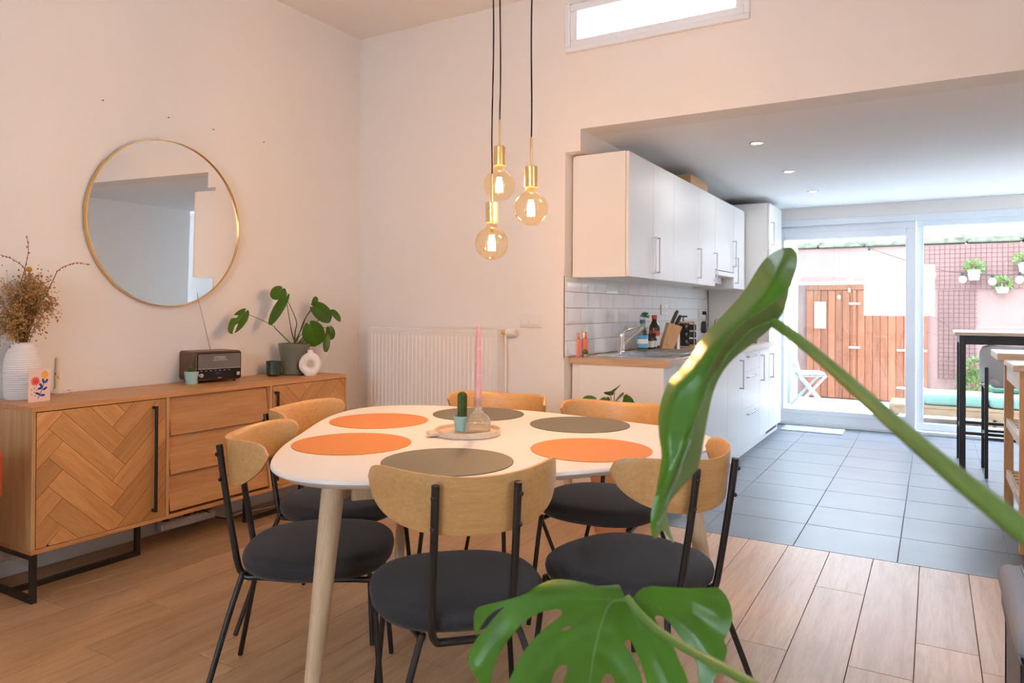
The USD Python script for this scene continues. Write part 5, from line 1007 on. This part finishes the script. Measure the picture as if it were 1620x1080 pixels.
part(nb, 'wall', bx(-5, 6, 0, 5, -.2, 2.45), 'white_render', smooth=False); part(nb, 'roof', tf(prism(Polygon([(-.3, 2.4), (5.3, 2.4), (2.5, 3.7)]), 11.6), frame((-5.3, 0, 0), (0, 1, 0), (0, 0, 1), (1, 0, 0))), 'roof_tile', smooth=False)
part(nb, 'roof_window', tf(bx(-.35, .35, -.25, .25, 0, .05, .01), frame((1.0, .7, 2.9), (1, 0, 0), (0, .9, .42), (0, -.42, .9))), 'pvc', smooth=False)
# shed doors
sd = thing('shed_door', 'weathered orange-brown double shed door of vertical boards in the pink wall', 'shed door', (-1.55, YW - .05, GZ)); o = (-1.55, YW - .05, GZ)
xx = np.linspace(-1.55, -.06, 17)
for k in range(16): part(sd, 'board', bx(xx[k] + .002, xx[k + 1] - .002, YW - .045 - .006 * (k % 2), YW - .003, GZ + .02, 1.46, .002), 'gate_wood', off=o, smooth=False)
part(sd, 'top_board', bx(-1.56, -.05, YW - .065, YW - .001, 1.463, 1.54, .003), 'gate_wood', off=o, smooth=False)
part(sd, 'cover_strip', bx(-.955, -.915, YW - .075, YW - .052, GZ + .02, 1.46, .003), 'gate_wood', off=o, smooth=False)
for z in (1.26, .66, .10): part(sd, 'hinge', bx(-1.0, -.86, YW - .083, YW - .0755, z, z + .03, .001), 'steel', off=o, smooth=False)
for z in (.64, .14): part(sd, 'hinge', bx(-.42, -.07, YW - .060, YW - .0525, z, z + .025, .001), 'pvc', off=o, smooth=False)
part(sd, 'notice_panel', bx(-1.445, -1.30, YW - .066, YW - .0525, .93, 1.30, .002), 'white_label', off=o, smooth=False, label='white panel on the left leaf')
cy = thing('glass_canopy', 'sloping glass canopy over the shed door on a pale frame', 'canopy', (-1.66, YW, 1.66)); o = (-1.66, YW, 1.66)
def beam(a, b, w, h):
    a, b = np.array(a, float), np.array(b, float); d = b - a; L = np.linalg.norm(d); d /= L; s_ = np.cross(d, [0, 0, 1.0]); s_ = s_ / np.linalg.norm(s_) if np.linalg.norm(s_) > 1e-3 else np.array([1., 0, 0]); m = bx(0, L, -w / 2, w / 2, -h / 2, h / 2, .003); return tf(m, frame(a, d, s_, np.cross(d, s_)))
part(cy, 'pane', tf(bx(0, 1.42, 0, .90, 0, .006), frame((-1.655, YW - .02, 1.655), (1, 0, 0), (0, -.992, -.125), (0, .125, -.992))), 'canopy', off=o, smooth=False)
for x in (-1.645, -.95, -.25): part(cy, 'rafter', beam((x, YW - .001, 1.645), (x, 10.06, 1.530), .035, .04), 'weathered', off=o, smooth=False)
part(cy, 'front_rail', beam((-1.665, 10.07, 1.530), (-.23, 10.07, 1.530), .03, .04), 'weathered', off=o, smooth=False)
for x in (-1.645, -.265): part(cy, 'post', bx(x - .02, x + .02, 10.06, 10.10, GZ, 1.515, .003), 'weathered', off=o, smooth=False)
# folding chair
fc = thing('folding_chair', 'white slatted folding garden chair with a cushion in front of the shed door', 'garden chair', (-1.36, 9.83, GZ), math.radians(-72))
for s_ in (-1, 1):
    part(fc, 'leg', beam((s_ * .17, -.20, 0), (s_ * .17, .17, .42), .018, .032), 'weathered', smooth=False); part(fc, 'leg', beam((s_ * .145, .20, 0), (s_ * .145, -.14, .42), .018, .032), 'weathered', smooth=False)
    part(fc, 'back_post', beam((s_ * .17, -.12, .36), (s_ * .17, -.24, .80), .018, .030), 'weathered', smooth=False)
for k in range(5): part(fc, 'slat', bx(-.165, .165, -.155 + k * .07, -.10 + k * .07, .395, .410, .002), 'weathered', smooth=False)
for k in range(3): part(fc, 'slat', tf(bx(-.165, .165, -.006, .006, 0, .05, .002), frame((0, -.155 - .036 * k, .50 + k * .10), (1, 0, 0), (0, .96, .26), (0, -.26, .96))), 'weathered', smooth=False)
part(fc, 'cushion', rbox(-.16, .16, -.15, .16, .411, .455, .02), 'weathered', smooth=50)
# low bench with green cushions
gb = thing('garden_bench', 'low wooden garden bench with pale green seat pads by the patio doors', 'garden bench', (-.42, 9.02, GZ)); o = (-.42, 9.02, GZ)
for k in range(4): part(gb, 'seat_board', bx(-.42, 2.2, 9.02 + .155 * k, 9.165 + .155 * k, .125, .155, .003), 'bench_wood', off=o, smooth=False)
part(gb, 'front_board', bx(-.42, 2.2, 9.025, 9.05, .045, .124, .003), 'bench_wood', off=o, smooth=False)
for x in (-.41, .48, .57, 1.5, 2.12):
    for y in (9.052, 9.56): part(gb, 'leg', bx(x, x + .065, y, y + .05, GZ, .1245, .003), 'bench_wood', off=o, smooth=False)
for i, (x0, x1) in enumerate(((-.10, .50), (.51, 1.15), (1.16, 1.85))): solo('seat_pad', rbox(x0, x1, 9.03, 9.62, .155, .285, .05, 14), 'green_cushion', ['pale green seat pad at the left end of the garden bench', 'pale green seat pad in the middle of the garden bench, partly behind the bar stool', 'pale green seat pad at the hidden right end of the garden bench'][i], 'cushion', 'green garden bench pads', smooth=50)
solo('cushion', mv(tf(rbox(-.16, .16, -.06, .06, 0, .20, .055, 14), RX(-.35)), .70, 9.48, .283), 'green_cushion', 'small green cushion lying on the garden bench behind the bar stool', 'cushion', smooth=50)
# wire trellis, hanging pots, shrub, string of lights
for i, (x0, x1, z0, z1, lab) in enumerate(((-.10, 1.10, 1.47, 2.03, 'rusty wire grid on the upper pink wall behind the hanging pots'), (.06, .485, .30, 1.46, 'narrow rusty wire grid on the lower pink wall left of the bar table'))):
    t = thing('trellis', lab, 'trellis', (x0, YW - .02, z0), 0, None); sp = .057
    part(t, 'upright_wires', cat([tube([(k * sp, 0, 0), (k * sp, 0, z1 - z0)], .0042, 5) for k in range(int((x1 - x0) / sp) + 1)]), 'rust_wire', smooth=60, kind='stuff'); part(t, 'cross_wires', cat([tube([(0, -.0085, k * sp), (x1 - x0, -.0085, k * sp)], .0042, 5) for k in range(int((z1 - z0) / sp) + 1)]), 'rust_wire', smooth=60, kind='stuff')
    part(t, 'wall_hook', cat([tube([(a, 0, b), (a, .0205, b)], .003, 5) for a in (.0, (int((x1 - x0) / sp)) * sp) for b in (.05, (z1 - z0) - .05)]), 'rust_wire')
def bush(par, c, r, n, sz, m='garden_leaf'):
    L = []
    for k in range(n):
        d = rng.normal(0, 1, 3); d /= np.linalg.norm(d); b = np.array(c) + d * r * rng.uniform(.5, 1) ** .5 * [1, 1, .8]; t_ = d + rng.normal(0, .6, 3); t_ /= np.linalg.norm(t_); w_ = np.cross(t_, rng.normal(0, 1, 3)); w_ /= np.linalg.norm(w_); s_ = sz * rng.uniform(.6, 1.2)
        V = np.array([b, b + t_ * s_ * .5 + w_ * s_ * .3, b + t_ * s_, b + t_ * s_ * .5 - w_ * s_ * .3]); L.append(trimesh.Trimesh(V, [(0, 1, 2), (0, 2, 3)], process=False))
    part(par, 'foliage', cat(L), m, smooth=False, kind='stuff')
for (u, v, r, h, m, lab) in ((1541, 443, .075, .13, 'grey_pot', 'grey zinc pot with a green plant hanging on the trellis'), (1586, 463, .075, .07, 'vase_white', 'shallow white pot with a bushy light green plant on the pink wall'), (1622, 432, .075, .13, 'grey_pot', 'grey pot with a green plant at the right edge of the pink wall')):
    p = at(u, v, y=YW - .11); t = thing('hanging_pot', lab, 'hanging plant', (p[0], YW - .11, p[2])); part(t, 'pot', lathe([(0, 0), (r * .72, 0), (r, h), (r * .92, h), (r * .85, h * .8), (0, h * .8)], 28), m); bush(t, (0, 0, h + .045), .095, 130, .05)
    part(t, 'hook', tube(smooth_path([(0, r * .9, h * .9), (0, r * 1.1, h + .05), (0, .112, h + .06)], 4), .003, 5), 'steel')
p = at(1540, 605, y=YW - .25); sb_ = thing('shrub', 'small green shrub growing at the foot of the pink wall', 'shrub', (p[0], YW - .25, GZ)); bush(sb_, (0, 0, .30), .17, 260, .07); bush(sb_, (.03, 0, .55), .12, 120, .06); part(sb_, 'stem', cat([tube([(0, 0, 0), (rng.normal(0, .05), 0, .5)], .006, 6) for k in range(4)]), 'stem_brown')
sl = thing('string_lights', 'string of white globe lights across the courtyard', 'string lights', (0, 9.3, 1.9)); o = np.array([0, 9.3, 1.9]); B = [at(u, v, y=9.3) - o for u, v in ((1262, 352), (1321, 366), (1375, 392), (1475, 424), (1523, 431), (1570, 434), (1613, 431), (1680, 400), (1800, 330))]
part(sl, 'cord', tube(smooth_path(B, 8), .004, 6), 'cord_black')
for b in B[1:8]: bb = part(sl, 'bulb', mv(tf(trimesh.creation.icosphere(3, .036), np.diag([1, 1, 1.15, 1])), *(b - [0, 0, .075])), 'white_bulb'); part(bb, 'cap', mv(lathe([(0, -.045), (.017, -.045), (.017, 0), (0, 0)], 16), *b), 'plastic_black')
